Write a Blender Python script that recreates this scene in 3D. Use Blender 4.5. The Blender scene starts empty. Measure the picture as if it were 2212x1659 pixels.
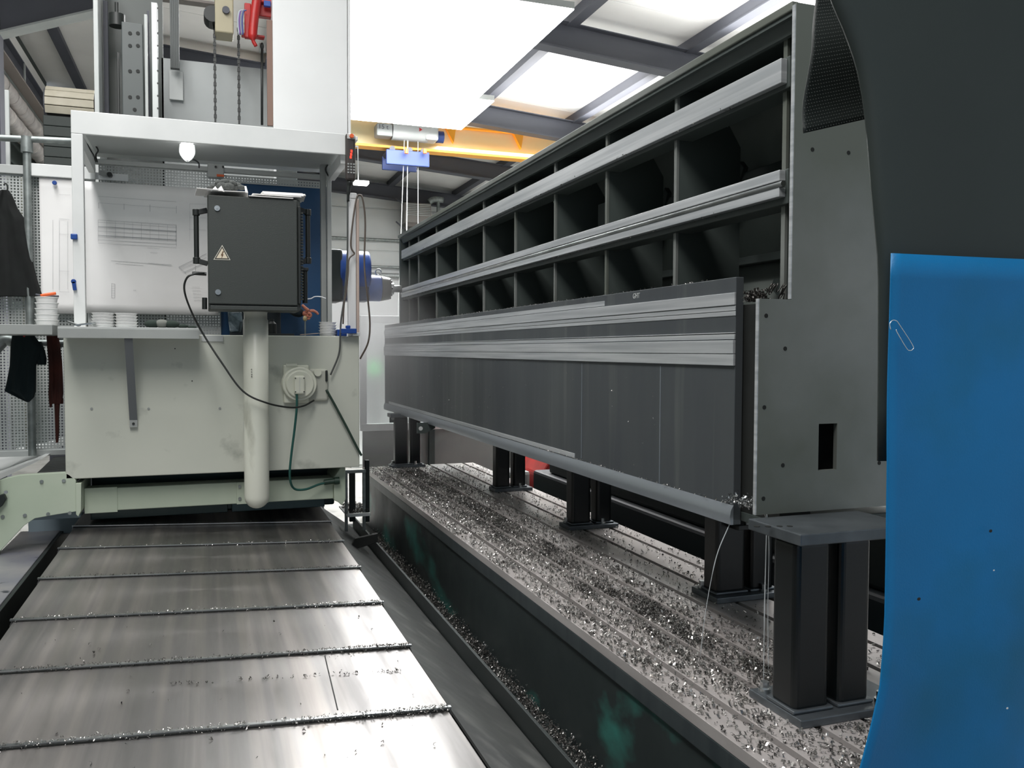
import bpy, bmesh, math, random
import numpy as np
from mathutils import Vector, Matrix
random.seed(7); rng = np.random.default_rng(7)
C = bpy.context.scene.collection
S = bpy.context.scene
# ---------------------------------------------------------------- camera
F_PX = 1850.0; CX, CY = 1106.0, 829.5
YAW = math.atan2(661, 1850); PITCH = math.atan(71.5 / 1850); ROLL = math.radians(0.2)
fw = Vector((math.sin(YAW) * math.cos(PITCH), math.cos(YAW) * math.cos(PITCH), -math.sin(PITCH)))
rt = Vector((math.cos(YAW), -math.sin(YAW), 0)); up = rt.cross(fw)
rt, up = rt * math.cos(ROLL) + up * math.sin(ROLL), up * math.cos(ROLL) - rt * math.sin(ROLL)
CAM = Vector((0, 0, 1.65))
cd = bpy.data.cameras.new('camera'); cam = bpy.data.objects.new('camera', cd); C.objects.link(cam)
cd.sensor_width = 36; cd.lens = F_PX / 2212 * 36; cd.clip_start = 0.05; cd.clip_end = 200
M = Matrix((rt, up, -fw)).transposed().to_4x4(); M.translation = CAM; cam.matrix_world = M
S.camera = cam

def at(px, py, X=None, Y=None, Z=None):
    """point of the place seen at a photo pixel, on a plane of known X, Y or Z"""
    d = fw + rt * ((px - CX) / F_PX) - up * ((py - CY) / F_PX)
    t = (X - CAM.x) / d.x if X is not None else (Y - CAM.y) / d.y if Y is not None else (Z - CAM.z) / d.z
    return CAM + d * t
# ---------------------------------------------------------------- world, exposure, lights
w = bpy.data.worlds.new('world'); S.world = w; w.use_nodes = True
bg = w.node_tree.nodes['Background']; bg.inputs[0].default_value = (0.80, 0.9, 1.0, 1); bg.inputs[1].default_value = 0.35
S.view_settings.view_transform = 'Standard'; S.view_settings.look = 'None'
S.view_settings.gamma = 1; S.view_settings.use_curve_mapping = False
S.view_settings.exposure = 0.72
LAMP_E = 16.0
def area(name, loc, size, sizey, power, rot=(0, 0, 0), col=(1, 1, 1)):
    l = bpy.data.lights.new(name, 'AREA'); l.shape = 'RECTANGLE'; l.size = size; l.size_y = sizey
    l.energy = power; l.color = col
    o = bpy.data.objects.new(name, l); C.objects.link(o); o.location = loc; o.rotation_euler = rot
    return o
area('hall_fill', (-.6, 0.6, 5.2), 1.5, 2.5, 105, rot=(.25, 0, 0), col=(1, .97, .95))  # unseen area light added as frontal fill, no fixture behind it
for ux, uy in ((2.5, 9.8), (2.6, 12.2), (.5, 5.2), (5.0, 11.5), (5.6, 7.6)):
    area('ceiling_fill', (ux, uy, 5.22), 1.8, 2.0, 45, rot=(math.pi, 0, 0))  # upward fill added to brighten the roof panels
area('hall_fill', (-1.2, 3.6, 5.4), 1.0, 2.5, 105, rot=(0, .35, 0))  # added fill from the left, unseen
area('hall_fill', (4.6, 15.0, 5.0), 2.0, 3.0, 150)  # this and the next are added fill for the right of the hall
area('hall_fill', (4.6, 6.0, 5.0), 1.5, 3.0, 120)

# ---------------------------------------------------------------- helpers
def lin(h):
    h = h.lstrip('#'); v = [int(h[i:i + 2], 16) / 255 for i in (0, 2, 4)]
    return tuple((c / 12.92 if c <= .04045 else ((c + .055) / 1.055) ** 2.4) for c in v) + (1,)

MATS = {}
def mat(name, col, rough=.5, metal=0., col2=None, scale=4., stretch=(1, 1, 1), lo=.35, hi=.65, bump=0., bscale=40.,
        rvar=0., emit=0., alpha=1., trans=0., spec=.5, aniso=0., col3=None, scale3=2., lo3=.55, hi3=.75, stretch3=(1, 1, 1)):
    if name in MATS: return MATS[name]
    m = bpy.data.materials.new(name); m.use_nodes = True; nt = m.node_tree; N = nt.nodes; L = nt.links
    b = N['Principled BSDF']; b.inputs['Base Color'].default_value = lin(col); b.inputs['Roughness'].default_value = rough
    b.inputs['Metallic'].default_value = metal; b.inputs['Specular IOR Level'].default_value = spec
    b.inputs['Alpha'].default_value = alpha; b.inputs['Transmission Weight'].default_value = trans
    b.inputs['Anisotropic'].default_value = aniso
    if emit: b.inputs['Emission Color'].default_value = lin(col); b.inputs['Emission Strength'].default_value = emit
    tc = N.new('ShaderNodeNewGeometry')
    def noise(sc, st, lo_, hi_, detail=5):
        mp = N.new('ShaderNodeMapping'); mp.inputs['Scale'].default_value = st; L.new(tc.outputs['Position'], mp.inputs['Vector'])
        n = N.new('ShaderNodeTexNoise'); n.inputs['Scale'].default_value = sc; n.inputs['Detail'].default_value = detail
        L.new(mp.outputs[0], n.inputs['Vector'])
        r = N.new('ShaderNodeMapRange'); r.inputs['From Min'].default_value = lo_; r.inputs['From Max'].default_value = hi_
        L.new(n.outputs['Fac'], r.inputs['Value']); return r.outputs[0]
    if col2:
        f1 = noise(scale, stretch, lo, hi)
        mx = N.new('ShaderNodeMix'); mx.data_type = 'RGBA'; mx.inputs['A'].default_value = lin(col); mx.inputs['B'].default_value = lin(col2)
        L.new(f1, mx.inputs['Factor']); out = mx.outputs['Result']
        if col3:
            f3 = noise(scale3, stretch3, lo3, hi3, 8)
            m3 = N.new('ShaderNodeMix'); m3.data_type = 'RGBA'; m3.inputs['B'].default_value = lin(col3)
            L.new(out, m3.inputs['A']); L.new(f3, m3.inputs['Factor']); out = m3.outputs['Result']
        L.new(out, b.inputs['Base Color'])
        if rvar:
            r = N.new('ShaderNodeMapRange'); r.inputs['To Min'].default_value = rough; r.inputs['To Max'].default_value = rough + rvar
            L.new(f1, r.inputs['Value']); L.new(r.outputs[0], b.inputs['Roughness'])
    if bump:
        n = N.new('ShaderNodeTexNoise'); n.inputs['Scale'].default_value = bscale; L.new(tc.outputs['Position'], n.inputs['Vector'])
        bp = N.new('ShaderNodeBump'); bp.inputs['Strength'].default_value = bump; bp.inputs['Distance'].default_value = .01
        L.new(n.outputs['Fac'], bp.inputs['Height']); L.new(bp.outputs[0], b.inputs['Normal'])
    MATS[name] = m; return m

white = mat('white_paint', 'dfe1df', .45, col2='d3d6d4', scale=3)
cream = mat('cream_paint', 'b9bfb0', .5, col2='c4c7bc', scale=1.5, lo=.3, hi=.7)
apronm = mat('apron_paint', 'c3c6ba', .45, col2='b6baaf', scale=1.2, col3='5c5f58', scale3=5, lo3=.6, hi3=.8)
green = mat('pale_green_paint', 'a7b5a0', .45, col2='b6c0ae', scale=2)
dgrey = mat('dark_grey_enamel', '353a37', .5, bump=.15, bscale=300)
grey = mat('grey_enamel', '8b8f8d', .5, col2='9a9e9b', scale=3)
lgrey = mat('light_grey_enamel', 'aeb2b0', .5, col2='bcbfbd', scale=2)
black = mat('black_plastic', '1d211f', .45)
rubber = mat('black_rubber', '151816', .7)
steel = mat('bright_steel', 'c8cbcb', .3, 1., col2='9b9fa0', scale=6)
galv = mat('galvanised_steel', '9aa09e', .5, .7, col2='7d8482', scale=20)
blued = mat('dark_mill_steel', '2a302f', .45, .55, col2='353b3a', scale=2, rvar=.15)
darks = mat('painted_roof_steel', '4b4d55', .6, col2='44464d', scale=1)
paper = mat('paper', 'f0efed', .8, col2='e6e5e3', scale=2)
ink = mat('pencil_line', '8d9094', .8)
blue = mat('blue_enamel', '12456f', .4)
mblue = mat('machine_blue', '1c4a98', .35, col2='123a80', scale=9)
red = mat('red_enamel', 'b3201c', .4, col2='8c1a18', scale=6)
orange = mat('orange_plastic', 'e2622a', .5)
yellow = mat('crane_yellow', 'f0a530', .45)

CEN = {}      # world origin of every object
def link(o, parent, origin):
    C.objects.link(o)
    if parent is not None:
        o.parent = parent; o.location = Vector(origin) - CEN[parent.name]
    else: o.location = origin
    CEN[o.name] = Vector(origin)
    return o
def thing(name, label, cat, loc, group=None):
    o = bpy.data.objects.new(name, None); o.empty_display_size = .1
    link(o, None, Vector(loc)); o['label'] = label; o['category'] = cat
    if group: o['group'] = group
    return o
def tag(o, label, cat, group=None, kind=None):
    if label: o['label'] = label
    if cat: o['category'] = cat
    if group: o['group'] = group
    if kind: o['kind'] = kind
    return o
def struct(o): o['kind'] = 'structure'; return o

class B:
    """collects shapes into one mesh"""
    def __init__(s): s.bm = bmesh.new()
    def box(s, x0, x1, y0, y1, z0, z1, rot=None, bev=0.):
        r = bmesh.ops.create_cube(s.bm, size=1)['verts']
        c = Vector(((x0 + x1) / 2, (y0 + y1) / 2, (z0 + z1) / 2))
        for v in r: v.co = Vector((v.co.x * (x1 - x0), v.co.y * (y1 - y0), v.co.z * (z1 - z0)))
        if bev:
            ed = list({e for v in r for e in v.link_edges})
            n = bmesh.ops.bevel(s.bm, geom=ed, offset=bev, segments=2, affect='EDGES', profile=.5)
            r = list({v for f in n['faces'] for v in f.verts} | {v for v in r if v.is_valid})
        for v in r: v.co = (rot @ v.co if rot else v.co) + c
        return s
    def bar(s, a, b, wd, th, upv=(0, 0, 1)):
        """rectangular bar from a to b"""
        a, b = Vector(a), Vector(b); d = b - a; L = d.length; z = d.normalized(); x = Vector(upv).cross(z)
        if x.length < 1e-4: x = Vector((1, 0, 0))
        x.normalize(); y = z.cross(x); R = Matrix((x, y, z)).transposed(); c = (a + b) / 2
        for v in bmesh.ops.create_cube(s.bm, size=1)['verts']:
            v.co = R @ Vector((v.co.x * wd, v.co.y * th, v.co.z * L)) + c
        return s
    def cyl(s, a, b, r, r2=None, n=16, caps=True):
        a, b = Vector(a), Vector(b); d = b - a
        R = d.to_track_quat('Z', 'Y').to_matrix(); c = (a + b) / 2
        for v in bmesh.ops.create_cone(s.bm, cap_ends=caps, segments=n, radius1=r, radius2=r if r2 is None else r2, depth=d.length)['verts']:
            v.co = R @ v.co + c
        return s
    def ball(s, c, r, sc=(1, 1, 1), n=12):
        for v in bmesh.ops.create_uvsphere(s.bm, u_segments=n, v_segments=max(6, n // 2 + 2), radius=r)['verts']:
            v.co = Vector((v.co.x * sc[0], v.co.y * sc[1], v.co.z * sc[2])) + Vector(c)
        return s
    def tube(s, pts, r, n=8, smooth=6):
        P = [Vector(p) for p in pts]; Q = []
        if smooth and len(P) > 2:
            E = [2 * P[0] - P[1]] + P + [2 * P[-1] - P[-2]]
            for i in range(1, len(E) - 2):
                p0, p1, p2, p3 = E[i - 1:i + 3]
                for k in range(smooth):
                    t = k / smooth
                    Q.append(.5 * ((2 * p1) + (p2 - p0) * t + (2 * p0 - 5 * p1 + 4 * p2 - p3) * t * t + (3 * p1 - p0 - 3 * p2 + p3) * t ** 3))
            Q.append(P[-1])
        else: Q = P
        rings = []; pn = None
        for i, q in enumerate(Q):
            d = (Q[min(i + 1, len(Q) - 1)] - Q[max(i - 1, 0)]).normalized()
            if pn is None: pn = d.orthogonal().normalized()
            else: pn = (pn - d * pn.dot(d)).normalized()
            bn = d.cross(pn); rr = r[min(i, len(r) - 1)] if isinstance(r, (list, tuple)) else r
            rings.append([s.bm.verts.new(q + (pn * math.cos(2 * math.pi * k / n) + bn * math.sin(2 * math.pi * k / n)) * rr) for k in range(n)])
        for a, b in zip(rings, rings[1:]):
            for k in range(n): s.bm.faces.new((a[k], a[(k + 1) % n], b[(k + 1) % n], b[k]))
        s.bm.faces.new(rings[0][::-1]); s.bm.faces.new(rings[-1]); return s
    def prism(s, poly, axis, a, b):
        """polygon given in the two other axes, extruded along axis from a to b"""
        def P(u, v, t): return {'x': (t, u, v), 'y': (u, t, v), 'z': (u, v, t)}[axis]
        A = [s.bm.verts.new(P(u, v, a)) for u, v in poly]; Bv = [s.bm.verts.new(P(u, v, b)) for u, v in poly]
        n = len(poly); s.bm.faces.new(A[::-1]); s.bm.faces.new(Bv)
        for i in range(n): s.bm.faces.new((A[i], A[(i + 1) % n], Bv[(i + 1) % n], Bv[i]))
        return s
    def lathe(s, c, prof, n=20):
        rings = [[s.bm.verts.new((c[0] + r * math.cos(2 * math.pi * k / n), c[1] + r * math.sin(2 * math.pi * k / n), c[2] + z)) for k in range(n)] for r, z in prof]
        for a, b in zip(rings, rings[1:]):
            for k in range(n): s.bm.faces.new((a[k], a[(k + 1) % n], b[(k + 1) % n], b[k]))
        return s
    def quads(s, V, Fc):
        vs = [s.bm.verts.new(v) for v in V]
        for f in Fc: s.bm.faces.new([vs[i] for i in f])
        return s
    def out(s, name, m, parent=None, smooth=False, bev=0., origin=None, solid=0., subd=0):
        bmesh.ops.recalc_face_normals(s.bm, faces=s.bm.faces)
        co = [v.co for v in s.bm.verts]
        lo = Vector([min(c[i] for c in co) for i in range(3)]); hi = Vector([max(c[i] for c in co) for i in range(3)])
        og = Vector(origin) if origin is not None else (Vector(((lo.x + hi.x) / 2, (lo.y + hi.y) / 2, lo.z)) if parent is None else (lo + hi) / 2)
        for v in s.bm.verts: v.co -= og
        me = bpy.data.meshes.new(name); s.bm.to_mesh(me); s.bm.free()
        if smooth:
            me.polygons.foreach_set('use_smooth', [True] * len(me.polygons))
            if smooth == 'auto': me.set_sharp_from_angle(angle=math.radians(40))
        me.materials.append(m); o = bpy.data.objects.new(name, me); link(o, parent, og)
        if solid: q = o.modifiers.new('solid', 'SOLIDIFY'); q.thickness = solid; q.offset = 0
        if subd: q = o.modifiers.new('sub', 'SUBSURF'); q.levels = subd; q.render_levels = subd
        if bev: q = o.modifiers.new('bevel', 'BEVEL'); q.width = bev; q.segments = 2; q.limit_method = 'ANGLE'
        return o
def bx(name, m, parent, x0, x1, y0, y1, z0, z1, bev=.003): return B().box(x0, x1, y0, y1, z0, z1).out(name, m, parent, bev=bev)
def lettering(txt, loc, size, m, parent, rot=(math.pi / 2, 0, 0)):
    c = bpy.data.curves.new('lettering', 'FONT'); c.body = txt; c.size = size; c.extrude = .0004
    tmp = bpy.data.objects.new('lettering_tmp', c); C.objects.link(tmp)
    me = bpy.data.meshes.new_from_object(tmp.evaluated_get(bpy.context.evaluated_depsgraph_get())); bpy.data.objects.remove(tmp)
    me.materials.clear(); me.materials.append(m); o = bpy.data.objects.new('lettering', me); link(o, parent, Vector(loc)); o.rotation_euler = rot; return o
def bolts(pts, r, m, parent, ax=(0, -1, 0), h=.006, name='bolt'):
    for p in pts:
        p = Vector(p); a = Vector(ax)
        B().cyl(p, p + a * h, r, n=10).out(name, m, parent)
def copytree(o, delta, label=None):
    r = o.copy(); C.objects.link(r); r.location = o.location + Vector(delta); CEN[r.name] = r.location.copy()
    if label: r['label'] = label
    for ch in list(o.children):
        c = ch.copy(); C.objects.link(c); c.parent = r
        for g in ch.children: d = g.copy(); C.objects.link(d); d.parent = c
    return r

def chips(pos, size, m, name, parent=None, label=None, cat=None, dark=0):
    """curled metal swarf: each chip is a short bent ribbon"""
    V = []; Fc = []
    n = len(pos); ang = rng.uniform(0, 6.28, n); pit = rng.uniform(-.9, .9, n); sz = size * rng.uniform(.5, 1.5, n); cur = rng.uniform(.5, 2.6, n)
    for i in range(n):
        a, p, q, cu = ang[i], pit[i], sz[i], cur[i]; x, y, z = pos[i]
        ca, sa = math.cos(a), math.sin(a); k = len(V); wv = q * .35
        for j in range(4):
            t = cu * j; lx = q * .5 * math.sin(t); lz = q * .5 * (1 - math.cos(t)) * .8 + q * .15; ly = q * .25 * j * p
            for sgn in (-1, 1):
                yy = ly + sgn * wv * .5
                V.append((x + lx * ca - yy * sa, y + lx * sa + yy * ca, z + lz))
        for j in range(3): Fc.append((k + 2 * j, k + 2 * j + 1, k + 2 * j + 3, k + 2 * j + 2))
    V = np.array(V); og = Vector(((V[:, 0].min() + V[:, 0].max()) / 2, (V[:, 1].min() + V[:, 1].max()) / 2, V[:, 2].min()))
    me = bpy.data.meshes.new(name); me.from_pydata((V - np.array(og)).tolist(), [], Fc); me.materials.append(m)
    o = bpy.data.objects.new(name, me); link(o, parent, og); o['kind'] = 'stuff'
    if label: o['label'] = label
    if cat: o['category'] = cat
    return o

# ================================================================ THE HALL
wallw = mat('pale_wall_panel', 'c9cdcc', .6, col2='d5d8d7', scale=.7)
roofw = mat('roof_panel', 'e3e2df', .7, col2='d9d8d5', scale=1)
darkw = mat('dark_cladding', '39423f', .6, col2='333b38', scale=2)
def haze(name, dens, loc, dims):
    m = bpy.data.materials.new(name); m.use_nodes = True; nt = m.node_tree; nt.nodes.remove(nt.nodes['Principled BSDF'])
    v = nt.nodes.new('ShaderNodeVolumeScatter'); tc = nt.nodes.new('ShaderNodeTexCoord'); n = nt.nodes.new('ShaderNodeTexNoise'); n.inputs['Scale'].default_value = 2.2
    g = nt.nodes.new('ShaderNodeTexGradient'); g.gradient_type = 'SPHERICAL'; mp = nt.nodes.new('ShaderNodeMapping')
    mp.inputs['Scale'].default_value = (2 / dims[0], 2 / dims[1], 2 / dims[2]); nt.links.new(tc.outputs['Object'], mp.inputs['Vector'])
    nt.links.new(mp.outputs[0], g.inputs['Vector']); nt.links.new(tc.outputs['Object'], n.inputs['Vector'])
    a = nt.nodes.new('ShaderNodeMath'); a.operation = 'MULTIPLY'; nt.links.new(g.outputs['Fac'], a.inputs[0]); nt.links.new(n.outputs['Fac'], a.inputs[1])
    b = nt.nodes.new('ShaderNodeMath'); b.operation = 'MULTIPLY'; b.inputs[1].default_value = dens; nt.links.new(a.outputs[0], b.inputs[0])
    nt.links.new(b.outputs[0], v.inputs['Density']); nt.links.new(v.outputs[0], nt.nodes['Material Output'].inputs['Volume']); return m
conc = mat('concrete_floor', 'a9a8a4', .45, col2='95948f', scale=1.3, col3='6c6b67', scale3=4, bump=.1)
struct(bx('floor', conc, None, -3.5, 7.3, -2.5, 20.5, -.1, 0, 0))
def zr(x): return 5.66 - .077 * (x - 4.1)
ceil = struct(B().prism([(-3.5, zr(-3.5)), (-.7, zr(-.7)), (7.3, zr(7.3)), (7.3, zr(7.3) + .1), (-.7, zr(-.7) + .1), (-3.5, zr(-3.5) + .1)], 'y', -2.5, 20.5).out('ceiling', roofw))
# roof panels, seams every metre along the hall
for j in range(20):
    y = .9 + j * 1.0
    B().prism([(-.6, zr(-.6) - .02), (7.2, zr(7.2) - .02), (7.2, zr(7.2) - .001), (-.6, zr(-.6) - .001)], 'y', y + .006, y + .994).out('panel', roofw, ceil)
for X in (-1.9, -.7, .9, 2.5, 4.1, 5.7):
    z = zr(X)
    B().box(X - .03, X + .03, -2.4, 20.3, z - .17, z - .021).box(X - .07, X + .07, -2.4, 20.3, z - .185, z - .17).out('roof_purlin', darks, ceil)
for Y in (2.45, 5.95, 9.45, 12.95, 16.45, 19.95):
    b = B()
    for (x0, x1) in ((-1.0 if Y > 10 else -2.5, 7.2),):
        z0, z1 = zr(x0) - .17, zr(x1) - .17
        for (h0, h1, wd) in ((-.30, 0, .015), (-.32, -.30, .1), (-.012, 0.0, .1)):
            b.prism([(x0, z0 + h0), (x1, z1 + h0), (x1, z1 + h1), (x0, z0 + h1)], 'y', Y - wd, Y + wd)
    b.out('roof_beam', darks, ceil)
wf = struct(B().box(.2, 7.3, 20.3, 20.45, 0, 6).out('wall_far', wallw))
for k in range(6):
    bx('panel', wallw, wf, .25, 7.2, 20.27, 20.3, .02 + k * 1.0, 1.0 + k * 1.0 - .01, .004)
struct(bx('wall_rear', darkw, None, -2.5, .2, 16.5, 20.3, 0, 5.85, 0))
struct(bx('wall_left', darkw, None, -2.65, -2.5, -2.5, 16.5, 0, 6.2, 0))
struct(bx('wall_right', wallw, None, 7.2, 7.35, -2.5, 20.5, 0, 5.6, 0))
wl = bpy.data.objects['wall_left']
for k in range(13):
    bx('panel', darkw if k < 12 else roofw, wl, -2.5, -2.46, -2.4, 16.48, .05 + k * .46, .05 + k * .46 + .43, .006)
# pale posts and girts on the left wall
t = thing('steel_column', 'dark steel portal column against the dark left wall', 'column', (-2.3, 9.45, 0))
bx('web', darks, t, -2.44, -1.82, 9.44, 9.46, 0, 5.7); bx('flange', darks, t, -1.83, -1.81, 9.35, 9.55, 0, 5.0)
B().prism([(-1.82, 4.65), (-.6, 5.12), (.6, 5.45), (.6, 5.6), (-1.82, 5.8)], 'y', 9.43, 9.47).out('haunch', darks, t)
B().prism([(-1.82, 4.63), (-.6, 5.10), (-.6, 5.12), (-1.82, 4.65)], 'y', 9.35, 9.55).out('haunch_flange', grey, t)
t = thing('steel_column', 'grey steel column on the pale far wall behind the unit heater', 'column', (4.62, 20.1, 0))
bx('web', darks, t, 4.61, 4.63, 20.0, 20.2, 0, 5.2); bx('flange', darks, t, 4.5, 4.74, 19.98, 20.0, 0, 5.2); bx('flange', darks, t, 4.5, 4.74, 20.2, 20.22, 0, 5.2)
# lamps under the roof: bright LED panels
lamp_e = mat('lamp_diffuser', 'ffffff', .5, emit=LAMP_E)
LP = [(1.9, 8.9), (3.0, 8.9), (1.9, 10.55), (3.0, 10.55), (2.15, 12.2), (3.25, 12.2)]
nm = ['nearest left of the six lamps over the hoist', 'nearest right of the six lamps over the hoist', 'middle left of the six lamps over the hoist',
      'middle right of the six lamps over the hoist', 'farthest left of the six lamps over the hoist', 'farthest right of the six lamps over the hoist']
for (x, y), n_ in zip(LP, nm):
    z = 5.1
    t = thing('high_bay_lamp', 'glaring white panel lamp under the roof, ' + n_, 'lamp', (x, y, z), 'glaring panel lamps under the roof')
    bx('housing', lgrey, t, x - .545, x + .545, y - .82, y + .82, z + .01, z + .08)
    bx('diffuser', lamp_e, t, x - .54, x + .54, y - .815, y + .815, z, z + .012, 0)
    for dx in (-.4, .4):
        B().cyl((x + dx, y, z + .08), (x + dx, y, zr(x + dx) - .02), .006, n=6).out('hanging_wire', galv, t)
# ================================================================ T-SLOT TABLE
tabm = mat('machined_table_top', 'cfc9c6', .3, .4, col2='aaa4a1', scale=5, stretch=(1, .25, 1), rvar=.15, bump=.05, bscale=60)
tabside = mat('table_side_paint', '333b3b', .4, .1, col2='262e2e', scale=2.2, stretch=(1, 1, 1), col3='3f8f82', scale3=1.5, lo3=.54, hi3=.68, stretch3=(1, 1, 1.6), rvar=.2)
tabflange = mat('table_flange_steel', '424a4c', .4, .3, col2='363e41', scale=6, stretch=(1, 4, .4))
tb = thing('machine_table', 'long grey cast T-slot machine table strewn with metal chips', 'table', (1.66, 4.1, 0))
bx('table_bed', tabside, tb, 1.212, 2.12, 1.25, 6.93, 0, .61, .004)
bx('table_flange', tabflange, tb, 1.2, 2.13, 1.25, 6.94, .61, .668, .004)
SL = [1.30, 1.452, 1.598, 1.745, 1.888, 2.04]
ed = [1.2] + [v for s in SL for v in (s - .0115, s + .0115)] + [2.13]
for i in range(0, 14, 2):
    bx('table_strip', tabm, tb, ed[i], ed[i + 1], 1.25, 6.94, .668, .70, .0006)
for s_ in SL: bx('slot_shade', rubber, tb, s_ - .0115, s_ + .0115, 1.26, 6.93, .668, .672, 0)  # black strips put the shade inside the slots into colour
chipm = mat('steel_chip', 'b4b2ae', .3, .9)
chipd = mat('dark_steel_chip', '5d5b58', .4, .7)
def blocked(x, y):
    for (a, b, c, d) in SUP:
        if a - .01 < x < b + .01 and c - .01 < y < d + .01: return True
    return False
SUP = [(1.40, 1.76, 1.75, 1.97), (1.80, 2.11, 2.74, 2.92), (1.80, 2.09, 4.13, 4.27), (1.82, 2.09, 5.42, 5.56), (1.40, 1.68, 6.79, 6.92)]
def scatter(n, x0, x1, y0, y1, z, clump=.45, avoid=True):
    P = []; cl = [(rng.uniform(x0, x1), rng.uniform(y0, y1)) for _ in range(int(90 * (y1 - y0) * (x1 - x0)) + 3)]
    while len(P) < n:
        if rng.random() < clump:
            c = cl[rng.integers(len(cl))]; x, y = c[0] + rng.normal(0, .018), c[1] + rng.normal(0, .05)
        else: x, y = rng.uniform(x0, x1), rng.uniform(y0, y1)
        if x0 < x < x1 and y0 < y < y1 and not (avoid and blocked(x, y)) and all(abs(x - s) > .0125 for s in SL): P.append((x, y, z))
    return P
# front strips are strewn thinly, the second and third strips thickly, the back ones hardly
P = scatter(3200, 1.2, 1.295, 1.5, 6.9, .7) + scatter(12000, 1.305, 1.59, 1.35, 6.9, .7) + scatter(3800, 1.6, 1.74, 1.35, 6.9, .7) + scatter(1700, 1.75, 2.12, 2.0, 6.8, .7)
pl = scatter(9000, 1.38, 1.60, 1.9, 6.6, .7, .8)
chips([p for i, p in enumerate(P) if i % 3], .0105, chipm, 'metal_chips', None, 'bright curled metal chips scattered over the grey T-slot table', 'metal chips')
chips([p for i, p in enumerate(P) if i % 3 == 0] + pl, .009, chipd, 'metal_chips', None, 'dark heaps of fine metal chips along the middle of the T-slot table', 'metal chips')

# ================================================================ CHIP TROUGH
trm = mat('oily_steel_sheet', '6c6e6c', .4, .35, col2='565858', scale=3, col3='868784', scale3=6, rvar=.2, bump=.05)
tr = thing('chip_trough', 'long dark steel chip trough between the way covers and the T-slot table', 'trough', (.9, 3.6, 0))
B().prism([(.637, .645), (.965, .40), (.965, .39), (.637, .635)], 'y', -.5, 6.0).out('sloping_sheet', trm, tr)
B().box(.968, .98, -.5, 6.05, .25, .475).out('lip', blued, tr, bev=.001)
B().box(.98, 1.211, -.5, 6.9, .22, .25).out('trough_floor', blued, tr)
B().box(.637, .66, -.5, 6.0, 0, .625).out('side_wall', blued, tr)
P = [(rng.uniform(.985, 1.205), rng.uniform(1.9, 6.4), .25 + rng.uniform(0, .05) * rng.random()) for _ in range(13000)]
chips(P, .011, chipd, 'metal_chips', None, 'bed of dark metal chips lying in the chip trough', 'metal chips')
P = [(rng.uniform(.985, 1.205), rng.uniform(1.9, 6.4), .27 + rng.uniform(0, .04)) for _ in range(3000)]
chips(P, .008, chipm, 'metal_chips', None, 'bright chips glinting on the dark swarf in the chip trough', 'metal chips')

# ================================================================ WAY COVERS
wcm = mat('brushed_way_cover', '93918f', .33, .92, col2='7c7a79', scale=9, stretch=(2.2, .18, 1), lo=.3, hi=.7, rvar=.14, aniso=.3, col3='a8a29d', scale3=3, stretch3=(6, .08, 1), lo3=.45, hi3=.75)
wc = thing('way_cover', 'telescopic steel way cover of wide brushed overlapping plates', 'cover', (0, 2.8, 0))
TL = math.radians(2.2)
edges = [(.4), 1.40, 1.72, 2.19, 2.66, 3.12, 3.62, 4.12, 4.56]     # near edge of each plate at the middle
edges = [(-.3), 1.15, 2.16, 2.64, 3.11, 3.62, 4.12, 4.58, 5.5]
for i in range(8):
    y0, y1 = edges[i], edges[i + 1] + .04
    h = .725 + .0065 * i; wdt = .582 + .0045 * i; tt = math.tan(TL); sk = .02
    if i < 1: h = .724
    V = []
    for (yy0) in (y0, y1):
        V += [(-wdt, yy0 + sk, h + wdt * tt), (wdt, yy0 - sk, h - wdt * tt), (wdt + .008, yy0 - sk, h - wdt * tt - .02), (wdt + .008, yy0 - sk, .3), (-wdt - .008, yy0 + sk, .3), (-wdt - .008, yy0 + sk, h + wdt * tt - .02)]
    F_ = [(0, 1, 2, 3, 4, 5), (6, 7, 8, 9, 10, 11)] + [(k, (k + 1) % 6, (k + 1) % 6 + 6, k + 6) for k in range(6)]
    p = B().quads(V, F_).out('cover_plate', wcm, wc)
    if i:
        b = B().bar((-wdt - .006, y0 + sk, h + wdt * tt - .001), (wdt + .006, y0 - sk, h - wdt * tt - .001), .012, .006)
        b.out('wiper_strip', steel, p)
        b = B().bar((-wdt, y0 + sk - .007, h + wdt * tt - .006), (wdt, y0 - sk - .007, h - wdt * tt - .006), .006, .008)
        b.out('wiper_lip', rubber, p)
        n = [0, 1500, 1300, 1200, 1000, 700, 400, 250][i]; P = []
        for _ in range(n):
            x = rng.uniform(-wdt, wdt); x = x if rng.random() > .35 else wdt * (1 - abs(rng.normal(0, .25)))
            if abs(x) > wdt: continue
            P.append((x, y0 - sk * x / wdt + rng.normal(-.004, .006), h - x * tt - rng.choice([.006, -.003])))
        chips(P, .005, chipd if i % 2 else chipm, 'metal_chips', p)
# loose chips lying on the plates
P = []
for _ in range(60):
    x = rng.uniform(-.5, .55); y = rng.uniform(1.9, 3.0); P.append((x, y, (.7315 if y < 2.15 else .738 if y < 2.62 else .745) - x * math.tan(TL)))
for _ in range(70): 
    x = rng.uniform(-.1, .52); P.append((x, 2.46 + rng.normal(0, .006) - .035 * x / .5, .738 - x * math.tan(TL)))
chips(P, .007, chipd, 'metal_chips', None, 'few loose chips lying on the nearer brushed way cover plates', 'metal chips')
seam = B().bar((.31, 2.19, .7385 - .31 * math.tan(TL)), (.33, 2.6, .7385 - .33 * math.tan(TL)), .003, .002).out('scribed_line', rubber, wc)
# underlying bed
bx('machine_bed', blued, wc, -.55, .55, -.3, 5.5, 0, .62, .01)

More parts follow.
